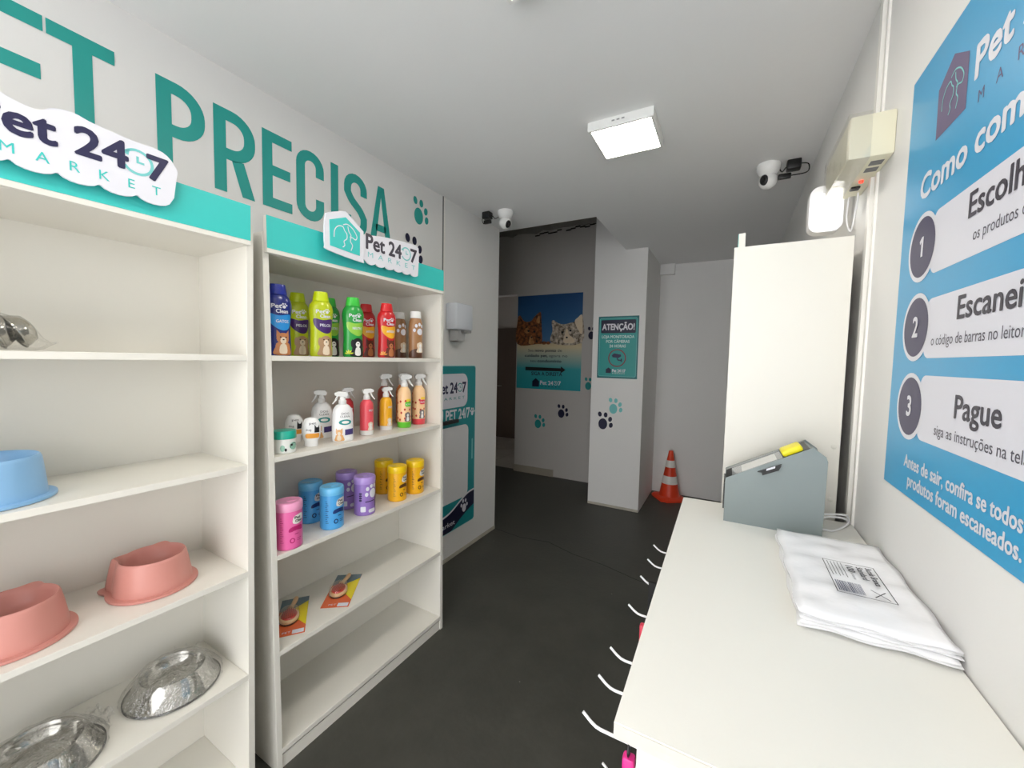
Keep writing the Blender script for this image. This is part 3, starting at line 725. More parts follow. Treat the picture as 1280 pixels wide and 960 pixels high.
sec_camera('white security camera with black adapter on the ceiling above the passage opening', (-1.52, 2.63, ZC), (0.8, -0.35, -0.45), -0.135, -0.04, (-0.125, -0.05, -0.075))
sec_camera('white security camera with black face and adapter near the right wall', (0.138, 2.665, ZC), (-0.5, -0.8, -0.12), 0.115, 0.0, (0.075, -0.01, -0.08))

# ------------------------------------------------------------------ emergency light on the right wall
t = thing('emergency_light', 'beige emergency light box with glowing lamp head high on the right wall', 'emergency light', (XR, 1.565, 2.06), -PI / 2)
# local x -> -Y, local y -> +X (wall at y=0), so the room side is negative y
obj('battery_box', B(-0.155, 0.151, -0.096, 0, 0, 0.113, bev=0.005), mat('emergency_beige', (226, 222, 198), 0.4), t, smooth=True)
obj('clear_cover', B(-0.16, 0.1525, -0.1, -0.05, -0.0015, 0.12), film_mat('clear_plastic', 0.82, 0.15, 0.15, 12), t)
for x, c in ((0.09, 'lamp_label'), (0.045, 'lamp_label')):
    obj('label_sticker', B(x, x + 0.028, -0.04, -0.012, -0.0012, -0.0002), mat('label_grey', (110, 110, 112), 0.5), t)
obj('switch', B(-0.085, -0.06, -0.045, -0.022, -0.006, 0, bev=0.002), BLACKP, t)
obj('indicator', L([(0.005, -0.006), (0.006, 0)], 12, c=(-0.02, -0.03, 0)), mat('led_red', (255, 60, 40), 0.3, emit=2.0), t)
b = TB(smooth_pts([(-0.15, -0.03, 0.02), (-0.175, -0.03, -0.06), (-0.16, -0.02, -0.11), (-0.13, -0.015, -0.04), (-0.12, -0.015, 0.0)], 6), 0.0025, 6)
obj('cord', b, WIRE, t, smooth=True)
hd = obj('lamp_head', P(rrect(-0.128, -0.03, -0.085, 0.075, 0.03), 0, 0.05), mat('lamp_head_white', (238, 238, 240), 0.3), t, smooth=True)
# the head is modelled facing -y, then turned to face along the wall towards the entrance
hd.rotation_euler = (0, 0, PI / 2); hd.location = (-0.225, 0.0, 0.0)
ln = obj('lens', P(rrect(-0.122, -0.036, -0.079, 0.045, 0.026), -0.01, 0.0), mat('emergency_lens', (255, 255, 255), 0.3, emit=1.6), hd, smooth=True)
ar = obj('bracket', B(-0.225, -0.155, -0.07, -0.02, 0.02, 0.06), mat('emergency_beige', (226, 222, 198)), t)

# ------------------------------------------------------------------ counter with hooks
CT = mat('counter_top_white', (230, 229, 223), 0.4, noise=0.006, nscale=30, bump=0.02, bscale=200)
CE = mat('counter_edge', (206, 202, 194), 0.6, noise=0.06, nscale=60, bump=0.1, bscale=150)
t = thing('counter', 'white checkout counter along the right wall with wire hooks on its side', 'counter', (0.116, 1.02, 0))
def cx(X): return X - 0.116
def cy(Y): return Y - 1.02
bm = nb(); q = [(cx(-0.114), cy(0.511)), (cx(0.349), cy(0.511)), (cx(0.349), cy(1.548)), (cx(-0.124), cy(1.532))]
def slab(q, z0, z1, bev=0.0):
    b = nb(); a = [b.verts.new((x, y, z0)) for x, y in q]; c = [b.verts.new((x, y, z1)) for x, y in q]
    b.faces.new(a[::-1]); b.faces.new(c)
    for i in range(len(q)):
        j = (i + 1) % len(q); b.faces.new((a[i], a[j], c[j], c[i]))
    if bev: bmesh.ops.bevel(b, geom=b.edges[:], offset=bev, segments=2, affect='EDGES')
    return b
obj('worktop', slab(q, 0.9985, 1.02, 0.0012), CT, t)
obj('edge_band', B(cx(-0.1135), cx(0.3485), cy(0.51), cy(0.511), 0.999, 1.0185), CE, t)
obj('side_panel', B(cx(-0.085), cx(-0.067), cy(0.522), cy(1.51), 0.0, 0.9985), MEL, t)
obj('end_panel', B(cx(-0.067), cx(0.34), cy(0.522), cy(0.54), 0.0, 0.9985), MEL, t)
obj('end_panel', B(cx(-0.067), cx(0.34), cy(1.492), cy(1.51), 0.0, 0.9985), MEL, t)
obj('hook_rail', B(cx(-0.090), cx(-0.085), cy(0.53), cy(1.5), 0.915, 0.935), WIRE, t)
obj('hook_rail', B(cx(-0.090), cx(-0.085), cy(0.53), cy(1.5), 0.70, 0.72), WIRE, t)
def hook(y, z, ln=0.0):
    obj('hook', TB([(cx(-0.085), cy(y), z), (cx(-0.15), cy(y), z), (cx(-0.158), cy(y), z + 0.0015), (cx(-0.166), cy(y), z + 0.006), (cx(-0.179), cy(y), z + 0.0165)], 0.0024, 8), WIRE, t, smooth=True)
for y in (0.585, 0.67, 0.749, 0.907, 1.047, 1.149, 1.25): hook(y, 0.928)
for y in (0.56, 0.72, 0.95, 1.03, 1.2, 1.3): hook(y, 0.715)
# goods hanging on the hooks
PINK = mat('hot_pink_plastic', (232, 44, 140), 0.35); REDP = mat('red_pink_plastic', (214, 60, 84), 0.35)
def hanging(name, label, cat, y, z, m1, m2, h, wdt, x=-0.125):
    g = thing(name, label, cat, (x, y, z))
    # ring over the hook, strap and card below
    obj('loop', TB([(0, 0.011 * math.cos(a), 0.011 * math.sin(a) - 0.0066) for a in [2 * PI * i / 14 for i in range(15)]], 0.0014, 6, caps=False), m2, g, smooth=True)
    obj('body', B(-wdt, wdt, -0.008, 0.008, -0.02 - h, -0.019, bev=0.004), m1, g, smooth=True)
    obj('tab', B(-wdt * 0.6, wdt * 0.6, -0.01, 0.01, -0.02 - h * 0.5, -0.02 - h * 0.25, bev=0.002), m2, g, smooth=True)
    return g
hanging('pet_collar', 'hot pink pet collar hanging below the near corner of the counter', 'collar', 0.585, 0.928, PINK, BLACKP, 0.11, 0.009, -0.106)
hanging('pet_collar', 'reddish pink pet collar hanging midway along the counter side', 'collar', 0.907, 0.928, REDP, BLACKP, 0.12, 0.02, -0.132)
g = thing('pet_leash', 'black pet leash hanging on the third hook from the far end of the counter', 'leash', (-0.146, 1.047, 0.928))
b = nb(); pth = smooth_pts([(-0.0085, -0.2), (-0.0085, -0.05), (-0.0075, 0.0), (0.0, 0.008), (0.0075, 0.0), (0.0085, -0.05), (0.0085, -0.2), (0.0, -0.212), (-0.0085, -0.2)], 5)
for (ya, za), (yb, zb_) in zip(pth, pth[1:]):
    f_ = [b.verts.new(q_) for q_ in ((-0.011, ya, za), (0.011, ya, za), (0.011, yb, zb_), (-0.011, yb, zb_))]; b.faces.new(f_)
bmesh.ops.remove_doubles(b, verts=b.verts[:], dist=1e-5); bmesh.ops.solidify(b, geom=b.faces[:], thickness=0.0025)
obj('strap', b, RUBBER, g)
obj('clip', B(0.013, 0.026, -0.008, 0.008, -0.035, -0.006, bev=0.003), REDP, g, smooth=True)

# ------------------------------------------------------------------ checkout terminal
t = thing('checkout_terminal', 'grey metal wedge-shaped checkout terminal on the counter', 'terminal', (0.125, 1.435, 1.02))
def tx_(X): return X - 0.125
prof = [(0.004, 0.0), (0.247, 0.0), (0.2495, 0.216), (0.245, 0.229), (0.215, 0.252), (0.004, 0.133)]
prof = [(tx_(a), z) for a, z in prof]
obj('side_plate', P(prof, -0.07, -0.067), GREYM, t)
obj('side_plate', P(prof, 0.067, 0.07), GREYM, t)
pin = [(tx_(0.006), 0.002), (tx_(0.245), 0.002), (tx_(0.247), 0.214), (tx_(0.243), 0.226), (tx_(0.214), 0.246), (tx_(0.006), 0.126)]
obj('body', P(pin, -0.067, 0.067), GREYM, t)
# sloping face: direction along slope
s0 = Vector((tx_(0.006), 0, 0.126)); s1 = Vector((tx_(0.214), 0, 0.246)); dv = (s1 - s0).normalized(); nv = Vector((-dv.z, 0, dv.x)); Ls = (s1 - s0).length
def slope_box(a0, a1, y0, y1, h0, h1, bev=0.0):
    b = B(a0, a1, y0, y1, h0, h1, bev=bev)
    for v in b.verts: v.co = s0 + dv * v.co.x + Vector((0, v.co.y, 0)) + nv * v.co.z
    return b
obj('screen_frame', slope_box(0.0, Ls, 0.055, 0.067, 0, 0.006), mat('terminal_rim', (150, 152, 148), 0.4, metal=0.3), t)
obj('screen_bezel', slope_box(0.002, 0.02, -0.066, 0.055, 0, 0.003), BLACKP, t)
obj('screen', slope_box(0.02, 0.165, -0.055, 0.055, 0, 0.0035), mat('screen_glass', (120, 124, 128), 0.12, coat=0.5), t)
obj('painted_screen_glare', slope_box(0.05, 0.15, -0.05, 0.035, 0.0035, 0.004), mat('screen_glare_white', (206, 206, 204), 0.3), t)  # pale strip with the screen's reflection painted in as colour
obj('card_reader', slope_box(0.165, Ls - 0.004, -0.058, 0.055, 0, 0.004), BLACKP, t)
yl = slope_box(0.168, 0.222, -0.062, 0.005, 0.004, 0.022, bev=0.006)
obj('yellow_tag', yl, mat('yellow_plastic', (240, 226, 26), 0.4, noise=0.05, nscale=30), t, smooth=True)
b = nb(); prism(b, [(tx_(0.086), 0.166), (tx_(0.143), 0.196), (tx_(0.142), 0.19), (tx_(0.137), 0.178), (tx_(0.104), 0.161), (tx_(0.098), 0.158), (tx_(0.096), 0.166)], -0.08, -0.07)
lk = obj('latch', b, BLACKP, t)
obj('latch_label', FL([(tx_(0.107), 0.173), (tx_(0.128), 0.184), (tx_(0.128), 0.19), (tx_(0.107), 0.179)], -0.0806), WHITEP, lk)
obj('hinge_strip', B(tx_(0.0), tx_(0.004), -0.06, 0.06, 0.035, 0.115), mat('hinge_dark', (60, 62, 62), 0.4, metal=0.4), t)
c = thing('power_cord', 'white power cord curling behind the grey checkout terminal', 'cord', (0.30, 1.46, 1.02))
obj('wire', TB(smooth_pts([(-0.05, 0.0, 0.02), (-0.02, 0.02, 0.03), (0.02, 0.045, 0.025), (0.035, 0.06, 0.012), (0.02, 0.03, 0.006), (-0.015, -0.02, 0.0035), (-0.05, -0.03, 0.006)], 6), 0.003, 8), WIRE, c, smooth=True)
obj('wire', TB(smooth_pts([(-0.05, 0.01, 0.035), (-0.01, 0.03, 0.036), (0.03, 0.06, 0.03), (0.04, 0.07, 0.004)], 6), 0.003, 8), WIRE, c, smooth=True)

# ------------------------------------------------------------------ pack of white bags
BAGM = mat('bag_white', (244, 244, 246), 0.3, bump=0.15, bscale=25)
t = thing('bag_pack', 'pack of white plastic bags with a printed label on the counter', 'bags', (0.24, 1.085, 1.02))
random.seed(11)
def sheet(z0, th, ox0, ox1, oy0, oy1, amp, seed):
    rnd = random.Random(seed); b = nb(); nx, ny = 16, 26
    ph = [rnd.uniform(0, 6) for _ in range(6)]
    g = []
    for k in (0, 1):
        rows = []
        for j in range(ny + 1):
            row = []
            for i in range(nx + 1):
                u, v = i / nx, j / ny
                x = -0.105 + ox0 + u * (0.21 - ox0 + ox1); y = -0.205 + oy0 + v * (0.41 - oy0 + oy1)
                if i in (0, nx): x += 0.003 * math.sin(v * 17 + ph[0])
                if j in (0, ny): y += 0.004 * math.sin(u * 13 + ph[1])
                wz = amp * (math.sin(v * 23 + u * 5 + ph[2]) * 0.5 + math.sin(v * 41 - u * 9 + ph[3]) * 0.35 + math.sin(u * 19 + v * 7 + ph[4]) * 0.3)
                e = min(u, 1 - u, v, 1 - v); fall = min(1, e / 0.08)
                row.append(b.verts.new((x, y, z0 + (th * (0.35 + 0.65 * fall ** 0.5) + wz * fall if k else 0))))
            rows.append(row)
        g.append(rows)
    for k in (0, 1):
        for j in range(ny):
            for i in range(nx):
                b.faces.new((g[k][j][i], g[k][j][i + 1], g[k][j + 1][i + 1], g[k][j + 1][i]))
    def side(pa, pb):
        for i in range(len(pa) - 1): b.faces.new((pa[i], pa[i + 1], pb[i + 1], pb[i]))
    side(g[0][0], g[1][0]); side(g[0][-1], g[1][-1]); side([r[0] for r in g[0]], [r[0] for r in g[1]]); side([r[-1] for r in g[0]], [r[-1] for r in g[1]])
    return b
for k in range(5):
    obj('bag', sheet(0.0005 + k * 0.0052, 0.0048, random.uniform(-0.004, 0.003), random.uniform(-0.004, 0.001), random.uniform(-0.008, 0.004), random.uniform(-0.004, 0.004), 0.0, k), BAGM, t, smooth='all')
wr = obj('wrapper', sheet(0.027, 0.009, -0.003, 0.001, -0.004, 0.004, 0.0028, 9), mat('bag_film_white', (240, 240, 244), 0.22, bump=0.25, bscale=14, coat=0.3), t, smooth='all')
# printed label: text runs towards the camera, letter tops towards the wall
def lab(bm):
    for v in bm.verts:
        x, z = v.co.x, v.co.z
        v.co = Vector((-0.034 + z, 0.035 - x, 0.0415 - v.co.y))
    return bm
obj('label_border', lab(ribbon(nb(), [(0, 0), (0.15, 0), (0.15, 0.088), (0, 0.088)], 0.0016, 0, closed=True)), BLACKI, wr)
b = text_bm('Sacola Branca', 0.008, 0.072, x1=0.088, h=0.011, bold=0.02); text_bm('Standard', 0.012, 0.056, x1=0.07, h=0.011, bold=0.02, bm=b)
text_bm('100', 0.014, 0.038, x1=0.044, h=0.012, bold=0.03, bm=b); text_bm('unidades', 0.048, 0.04, x1=0.078, h=0.005, bm=b)
mark(b)
for i in range(5): flat(b, [(0.006, 0.006 + i * 0.006), (0.075 - 0.006 * (i % 2), 0.006 + i * 0.006), (0.075 - 0.006 * (i % 2), 0.0072 + i * 0.006), (0.006, 0.0072 + i * 0.006)], 0)
mark(b); ribbon(b, [(0.112, 0.058), (0.142, 0.08)], 0.002, 0); ribbon(b, [(0.112, 0.08), (0.142, 0.058)], 0.002, 0)
obj('label_text', lab(b), mat('label_ink', (52, 54, 62), 0.5), wr)
b = nb(); x = 0.004; random.seed(5)
while x < 0.044:
    wv_ = random.choice((0.0008, 0.0012, 0.0018)); flat(b, [(0.098, x), (0.142, x), (0.142, x + wv_), (0.098, x + wv_)], 0); x += wv_ + random.choice((0.0009, 0.0014))
obj('barcode', lab(b), mat('barcode_ink', (60, 66, 96), 0.5), wr)

# ------------------------------------------------------------------ traffic cone
t = thing('traffic_cone', 'orange and white striped traffic cone in the far corner', 'traffic cone', (-0.525, 4.655, 0), 0.6)
b = nb(); v0 = rrect(-0.15, 0.15, -0.15, 0.15, 0.05, 5)
rings = []
for s_, z in ((1, 0), (1, 0.018), (0.93, 0.03), (0.62, 0.045)):
    rings.append([b.verts.new((x * s_, y * s_, z + (0.006 if (i % 7 < 3 and s_ == 1 and z == 0) else 0))) for i, (x, y) in enumerate(v0)])
n = len(v0)
for a_, c_ in zip(rings, rings[1:]):
    for i in range(n): j = (i + 1) % n; b.faces.new((a_[i], a_[j], c_[j], c_[i]))
b.faces.new(rings[0][::-1]); b.faces.new(rings[-1])
obj('base', b, ORANGE, t, smooth=True)
def rc(z): return 0.105 + (0.022 - 0.105) * (z - 0.045) / 0.49
def band(z0, z1, grow=0.0): return [(rc(z0) + grow, z0), (rc(z1) + grow, z1)]
obj('cone_body', L([(0.115, 0.04)] + [(rc(z), z) for z in (0.06, 0.2, 0.35, 0.5, 0.53)] + [(0.017, 0.535)], 32), ORANGE, t, smooth=True)
obj('stripe', L(band(0.175, 0.26, 0.0015), 32, cap=False), REFL, t, smooth=True)
obj('stripe', L(band(0.355, 0.43, 0.0015), 32, cap=False), REFL, t, smooth=True)

# ------------------------------------------------------------------ products on unit 2
Z1, Z2, Z3, Z4 = 1.4990, 1.1485, 0.7975, 0.4462
RF = PI / 2 - 0.0188
RP = RF - 0.34
SHP = [(0.0, 0.0), (0.036, 0.0), (0.0395, 0.006), (0.0395, 0.03), (0.0375, 0.075), (0.0372, 0.10), (0.039, 0.135), (0.0425, 0.17), (0.0425, 0.182), (0.039, 0.2), (0.031, 0.213), (0.0275, 0.217)]
CAPP = [(0.0282, 0.2165), (0.0285, 0.22), (0.0245, 0.247), (0.0225, 0.253), (0.0, 0.254)]
def animal(bm_body, bm_light, cx_, z0, s, ears='up'):
    flat(bm_body, smooth_pts([(cx_ - 0.5 * s, z0), (cx_ - 0.42 * s, z0 + 0.5 * s), (cx_ - 0.3 * s, z0 + 0.85 * s), (cx_ + 0.3 * s, z0 + 0.85 * s), (cx_ + 0.45 * s, z0 + 0.5 * s), (cx_ + 0.5 * s, z0)], 3, True), 0)
    flat(bm_body, ell(cx_, z0 + 1.15 * s, 0.36 * s, 0.4 * s, 14), 0)
    for q in (-1, 1):
        if ears == 'up': flat(bm_body, [(cx_ + q * 0.12 * s, z0 + 1.45 * s), (cx_ + q * 0.36 * s, z0 + 1.25 * s), (cx_ + q * 0.34 * s, z0 + 1.75 * s)], 0)
        else: flat(bm_body, ell(cx_ + q * 0.36 * s, z0 + 1.05 * s, 0.13 * s, 0.36 * s, 10), 0)
    flat(bm_light, ell(cx_, z0 + 1.0 * s, 0.17 * s, 0.25 * s, 10), 0)
    flat(bm_light, smooth_pts([(cx_ - 0.2 * s, z0 + 0.1 * s), (cx_ - 0.15 * s, z0 + 0.7 * s), (cx_ + 0.15 * s, z0 + 0.7 * s), (cx_ + 0.2 * s, z0 + 0.1 * s)], 3, True), 0)
def shampoo(label, loc, body, capc, patch, pet, petl, text2, ears, leaf=None, patch_text=WHITEP):
    t = thing('shampoo_bottle', label, 'bottle', loc, RP, 'large shampoo bottles on the top shelf')
    sx, sy = 1.06, 0.66
    obj('bottle', L(SHP[1:], 32, sx, sy), body, t, smooth=True)
    obj('cap', L(CAPP[:-1], 28, sx, sy * 1.15), capc, t, smooth=True)
    pr = SHP[1:]
    b = text_bm('Pet', -0.02, 0.168, x1=0.006, h=0.014, bold=0.03); text_bm('Clean', -0.008, 0.151, x1=0.024, h=0.013, bold=0.03, bm=b)
    flat(b, ell(0.013, 0.173, 0.005, 0.006, 8), 0)
    for a in (0.4, 1.2, 2.0, 2.8): flat(b, ell(0.013 + 0.008 * math.cos(a), 0.175 + 0.009 * math.sin(a), 0.0025, 0.003, 6), 0)
    obj('brand_lettering', wrap(b, pr, sx, sy, 0.0008), WHITEP, t)
    pt = smooth_pts([(-0.03, 0.143), (-0.022, 0.148), (0.0, 0.142), (0.034, 0.147), (0.037, 0.12), (0.026, 0.096), (0.008, 0.09), (-0.012, 0.102), (-0.027, 0.122)], 4, True)
    obj('name_patch', wrap(FL(pt, 0), pr, sx, sy, 0.0006), patch, t)
    obj('patch_lettering', wrap(text_bm(text2, -0.008, 0.117, x1=0.026, h=0.010, bold=0.02), pr, sx, sy, 0.0011), patch_text, t)
    ba, bl = nb(), nb(); animal(ba, bl, 0.010, 0.004, 0.05, ears)
    obj('pet_picture', wrap(ba, pr, sx, sy, 0.0009), pet, t)
    obj('pet_picture', wrap(bl, pr, sx, sy, 0.0013), petl, t)
    b = nb(); s5 = 0.05
    for q in (-1, 1): flat(b, ell(0.010 + q * 0.15 * s5, 0.004 + 1.24 * s5, 0.0022, 0.0026, 8), 0)
    flat(b, ell(0.010, 0.004 + 1.06 * s5, 0.003, 0.0022, 8), 0)
    obj('pet_face', wrap(b, pr, sx, sy, 0.0018), pm('pet_eye', (26, 18, 16)), t)
    if leaf:
        b = nb()
        for a in (0.3, 1.0, 1.6, 2.2, 2.9): flat(b, [(-0.022, 0.012), (-0.022 + 0.011 * math.cos(a - 0.25), 0.012 + 0.013 * math.sin(a - 0.25)), (-0.022 + 0.019 * math.cos(a), 0.012 + 0.02 * math.sin(a)), (-0.022 + 0.011 * math.cos(a + 0.25), 0.012 + 0.013 * math.sin(a + 0.25))], 0)
        obj('leaf_mark', wrap(b, pr, sx, sy, 0.0012), leaf, t)
    return t
def pm(n, c, r=0.28): return mat('prod_' + n, c, r, coat=0.2)
ORC = pm('orange_cat', (196, 128, 80)); YORK = pm('yorkie', (176, 140, 104)); CRM = pm('cream', (232, 214, 190)); BLK = pm('black_dog', (24, 22, 24)); WHT = pm('white', (240, 238, 234)); BRN = pm('brown_dog', (104, 44, 30)); TAN = pm('tan', (190, 120, 76))
shampoo('navy blue cat shampoo bottle at the left end of the top shelf', (-1.43, 0.856, Z1), pm('navy_b', (22, 36, 120)), pm('navy_cap', (26, 44, 150)), pm('sky', (40, 150, 228)), ORC, CRM, 'GATOS', 'up')
shampoo('olive green shampoo bottle behind the bright yellow-green one', (-1.545, 1.005, Z1), pm('lime', (190, 204, 20)), pm('lime_cap', (206, 224, 10)), pm('purple_patch', (66, 34, 104)), YORK, CRM, 'PELOS', 'down')
shampoo('bright yellow-green shampoo bottle in the front row of the top shelf', (-1.43, 1.028, Z1), pm('lime', (190, 204, 20)), pm('lime_cap', (206, 224, 10)), pm('purple_patch', (66, 34, 104)), YORK, CRM, 'PELOS', 'down')
shampoo('dark green shampoo bottle half hidden behind the bright green one', (-1.545, 1.15, Z1), pm('green', (34, 158, 62)), pm('green_cap', (66, 204, 70)), pm('lime_patch', (150, 204, 70)), BLK, WHT, 'NEUTRO', 'down')
shampoo('bright green shampoo bottle with a black and white dog picture', (-1.43, 1.181, Z1), pm('green', (34, 158, 62)), pm('green_cap', (66, 204, 70)), pm('lime_patch', (150, 204, 70)), BLK, WHT, 'NEUTRO', 'down', pm('leaf_yellow', (226, 232, 50)))
shampoo('dark red shampoo bottle behind the bright red one', (-1.545, 1.352, Z1), pm('red', (206, 28, 36)), pm('red_cap', (222, 36, 42)), pm('amber_patch', (240, 176, 40)), BRN, TAN, 'ANTIODOR', 'up')
shampoo('bright red shampoo bottle in the front row of the top shelf', (-1.43, 1.372, Z1), pm('red', (206, 28, 36)), pm('red_cap', (222, 36, 42)), pm('amber_patch', (240, 176, 40)), BRN, TAN, 'ANTIODOR', 'up', pm('leaf_amber', (250, 170, 60)))
# brown cologne bottles with paw print
CPR = [(0.034, 0.0), (0.0365, 0.006), (0.0365, 0.16), (0.034, 0.185), (0.029, 0.2), (0.026, 0.205)]
def brown_bottle(label, loc):
    t = thing('paw_bottle', label, 'bottle', loc, RP - 0.1, 'brown paw print bottles')
    obj('bottle', L(CPR, 28, 1, 0.75), pm('brown', (168, 122, 80)), t, smooth=True)
    obj('cap', L([(0.0275, 0.2045), (0.029, 0.208), (0.0275, 0.236), (0.025, 0.239)], 24, 1, 0.85), WPLA, t, smooth=True)
    b = nb(); flat(b, ell(0.012, 0.135, 0.014, 0.017, 14), 0)
    for x, z in ((-0.014, 0.142), (-0.006, 0.165), (0.01, 0.172), (0.024, 0.165)): flat(b, ell(x, z, 0.0065, 0.0095, 10), 0)
    obj('paw_mark', wrap(b, CPR, 1, 0.75, 0.0008), WHITEP, t)
    ba, bl = nb(), nb(); animal(ba, bl, 0.014, 0.03, 0.034, 'down')
    obj('pet_picture', wrap(ba, CPR, 1, 0.75, 0.0008), CRM, t); obj('pet_picture', wrap(bl, CPR, 1, 0.75, 0.0012), WHT, t)
    obj('base_print', wrap(FL(smooth_pts([(-0.04, 0.004), (-0.04, 0.03), (0.0, 0.05), (0.04, 0.04), (0.04, 0.004)], 3, True), 0), CPR, 1, 0.75, 0.0005), pm('dark_brown', (92, 56, 36)), t)
    return t
brown_bottle('brown paw print bottle with white cap, the further back of the pair', (-1.545, 1.572, Z1))
brown_bottle('brown paw print bottle with white cap at the right end of the top shelf', (-1.435, 1.575, Z1))

# --- second shelf
def trigger(t, z, s, flip, m_=WPLA):
    "spray head: collar, neck, head with nozzle and lever"
    k = -1 if flip else 1
    obj('spray_collar', L([(0.014 * s, z), (0.0155 * s, z + 0.003), (0.0155 * s, z + 0.016), (0.012 * s, z + 0.02), (0.010 * s, z + 0.032 * s)], 18), m_, t, smooth=True)
    zt_ = z + 0.03 * s
    pts = [(-0.016 * s * k, zt_), (0.016 * s * k, zt_ + 0.004), (0.03 * s * k, zt_ + 0.008 * s), (0.031 * s * k, zt_ + 0.018 * s), (0.016 * s * k, zt_ + 0.024 * s), (-0.012 * s * k, zt_ + 0.022 * s), (-0.02 * s * k, zt_ + 0.012 * s)]
    obj('spray_head', P(pts if k > 0 else pts[::-1], -0.009 * s, 0.009 * s), m_, t)
    lv = smooth_pts([(0.018 * s * k, 0, zt_ + 0.006), (0.026 * s * k, 0, zt_ - 0.012 * s), (0.038 * s * k, 0, zt_ - 0.028 * s)], 4)
    obj('trigger_lever', TB(lv, [0.0042 * s] * 5 + [0.0032 * s] * 4, 8), m_, t, smooth=True)
WSP = [(0.039, 0.0), (0.042, 0.005), (0.0425, 0.02), (0.0415, 0.11), (0.037, 0.133), (0.026, 0.148), (0.015, 0.155)]
def white_spray(label, loc):
    t = thing('spray_bottle', label, 'spray bottle', loc, RF - 0.5, 'white cat spray bottles')
    obj('bottle', L(WSP, 32, 1, 0.6), pm('white_bottle', (242, 242, 242), 0.3), t, smooth=True)
    trigger(t, 0.153, 1.0, True)
    b = text_bm('DOG', -0.006, 0.112, x1=0.018, h=0.008); text_bm('CLEAN', -0.01, 0.1, x1=0.02, h=0.008, bm=b)
    obj('lettering', wrap(b, WSP, 1, 0.6, 0.0008), GREYT, t)
    obj('eye_mark', wrap(FL(ell(0.006, 0.08, 0.021, 0.0115, 18), 0), WSP, 1, 0.6, 0.0008), TEAL, t)
    obj('eye_mark', wrap(FL(ell(0.006, 0.08, 0.012, 0.006, 14), 0), WSP, 1, 0.6, 0.0013), WHT, t)
    ba, bl = nb(), nb(); animal(ba, bl, -0.014, 0.004, 0.03, 'up')
    obj('pet_picture', wrap(ba, WSP, 1, 0.6, 0.0008), pm('ginger', (226, 170, 106)), t); obj('pet_picture', wrap(bl, WSP, 1, 0.6, 0.0012), CRM, t)
    obj('name_patch', wrap(FL([(0.004, 0.026), (0.036, 0.028), (0.036, 0.052), (0.004, 0.05)], 0), WSP, 1, 0.6, 0.0014), pm('violet', (70, 58, 120)), t)
    return t
white_spray('white cat spray bottle standing at the back of the second shelf', (-1.53, 1.10, Z2))
white_spray('white cat spray bottle in the front row of the second shelf', (-1.41, 1.11, Z2))
SSP = [(0.026, 0.0), (0.029, 0.004), (0.0295, 0.02), (0.0295, 0.128), (0.027, 0.145), (0.018, 0.157), (0.014, 0.16)]
def slim_spray(label, loc, c, k=1.0):
    t = thing('spray_bottle', label, 'spray bottle', loc, RP - 0.1, 'slim spray bottles')
    obj('bottle', L(SSP, 26), c, t, smooth=True)
    obj('clear_base', L([(0.0296, 0.001), (0.0302, 0.004), (0.0302, 0.022)], 26, cap=False), pm('base_white', (232, 230, 228), 0.2), t, smooth=True)
    trigger(t, 0.158, 0.95, False)
    obj('lettering', wrap(text_bm('PET', 0.002, 0.108, x1=0.024, h=0.008, bold=0.03), SSP, 1, 1, 0.0008), WHITEP, t)
    ba, bl = nb(), nb(); animal(ba, bl, 0.01, 0.024, 0.024, 'down')
    obj('pet_picture', wrap(ba, SSP, 1, 1, 0.0009), CRM, t); obj('pet_picture', wrap(bl, SSP, 1, 1, 0.0013), WHT, t)
    return t
slim_spray('red slim spray bottle partly hidden behind the front white cat spray', (-1.54, 1.235, Z2), pm('berry', (206, 44, 56)))
slim_spray('coral pink slim spray bottle in the middle of the second shelf', (-1.435, 1.258, Z2), pm('coral', (236, 84, 96)))
slim_spray('golden yellow slim spray bottle in the middle of the second shelf', (-1.458, 1.395, Z2), pm('gold', (246, 180, 34)))
TSP = [(0.031, 0.0), (0.0335, 0.004), (0.034, 0.03), (0.034, 0.15), (0.0345, 0.165), (0.031, 0.185), (0.02, 0.202), (0.0145, 0.208)]
def tall_spray(label, loc, base, patch, bodyc, txt):
    t = thing('spray_bottle', label, 'spray bottle', loc, RP - 0.15, 'tall fruit spray bottles')
    obj('bottle', L(TSP, 28), bodyc, t, smooth=True)
    obj('base_band', L([(0.0316, 0.0008), (0.0342, 0.004), (0.0347, 0.03)], 28, cap=False), base, t, smooth=True)
    trigger(t, 0.206, 1.15, False)
    obj('name_patch', wrap(FL(rrect(-0.006, 0.03, 0.108, 0.132, 0.008), 0), TSP, 1, 1, 0.0009), patch, t)
    obj('name_patch', wrap(FL(rrect(0.0, 0.032, 0.134, 0.146, 0.005), 0), TSP, 1, 1, 0.0008), pm('sun', (246, 206, 60)), t)
    obj('lettering', wrap(text_bm(txt, -0.002, 0.115, x1=0.026, h=0.008, bold=0.02), TSP, 1, 1, 0.0014), WHITEP, t)
    ba, bl = nb(), nb(); animal(ba, bl, 0.008, 0.034, 0.03, 'down')
    obj('pet_picture', wrap(ba, TSP, 1, 1, 0.0009), pm('grey_dog', (122, 112, 112)), t); obj('pet_picture', wrap(bl, TSP, 1, 1, 0.0013), WHT, t)
    b = nb(); rr = random.Random(label)
    for i in range(16): flat(b, ell(-0.05 + (i % 5) * 0.024 + rr.uniform(-0.006, 0.006), 0.045 + (i // 5) * 0.04 + rr.uniform(-0.012, 0.012), 0.0052, 0.0062, 8), 0)
    obj('fruit_print', wrap(b, TSP, 1, 1, 0.0006), pm('fruit', (200, 66, 54)), t, kind='stuff')
    return t
PCH = pm('peach', (248, 206, 156))
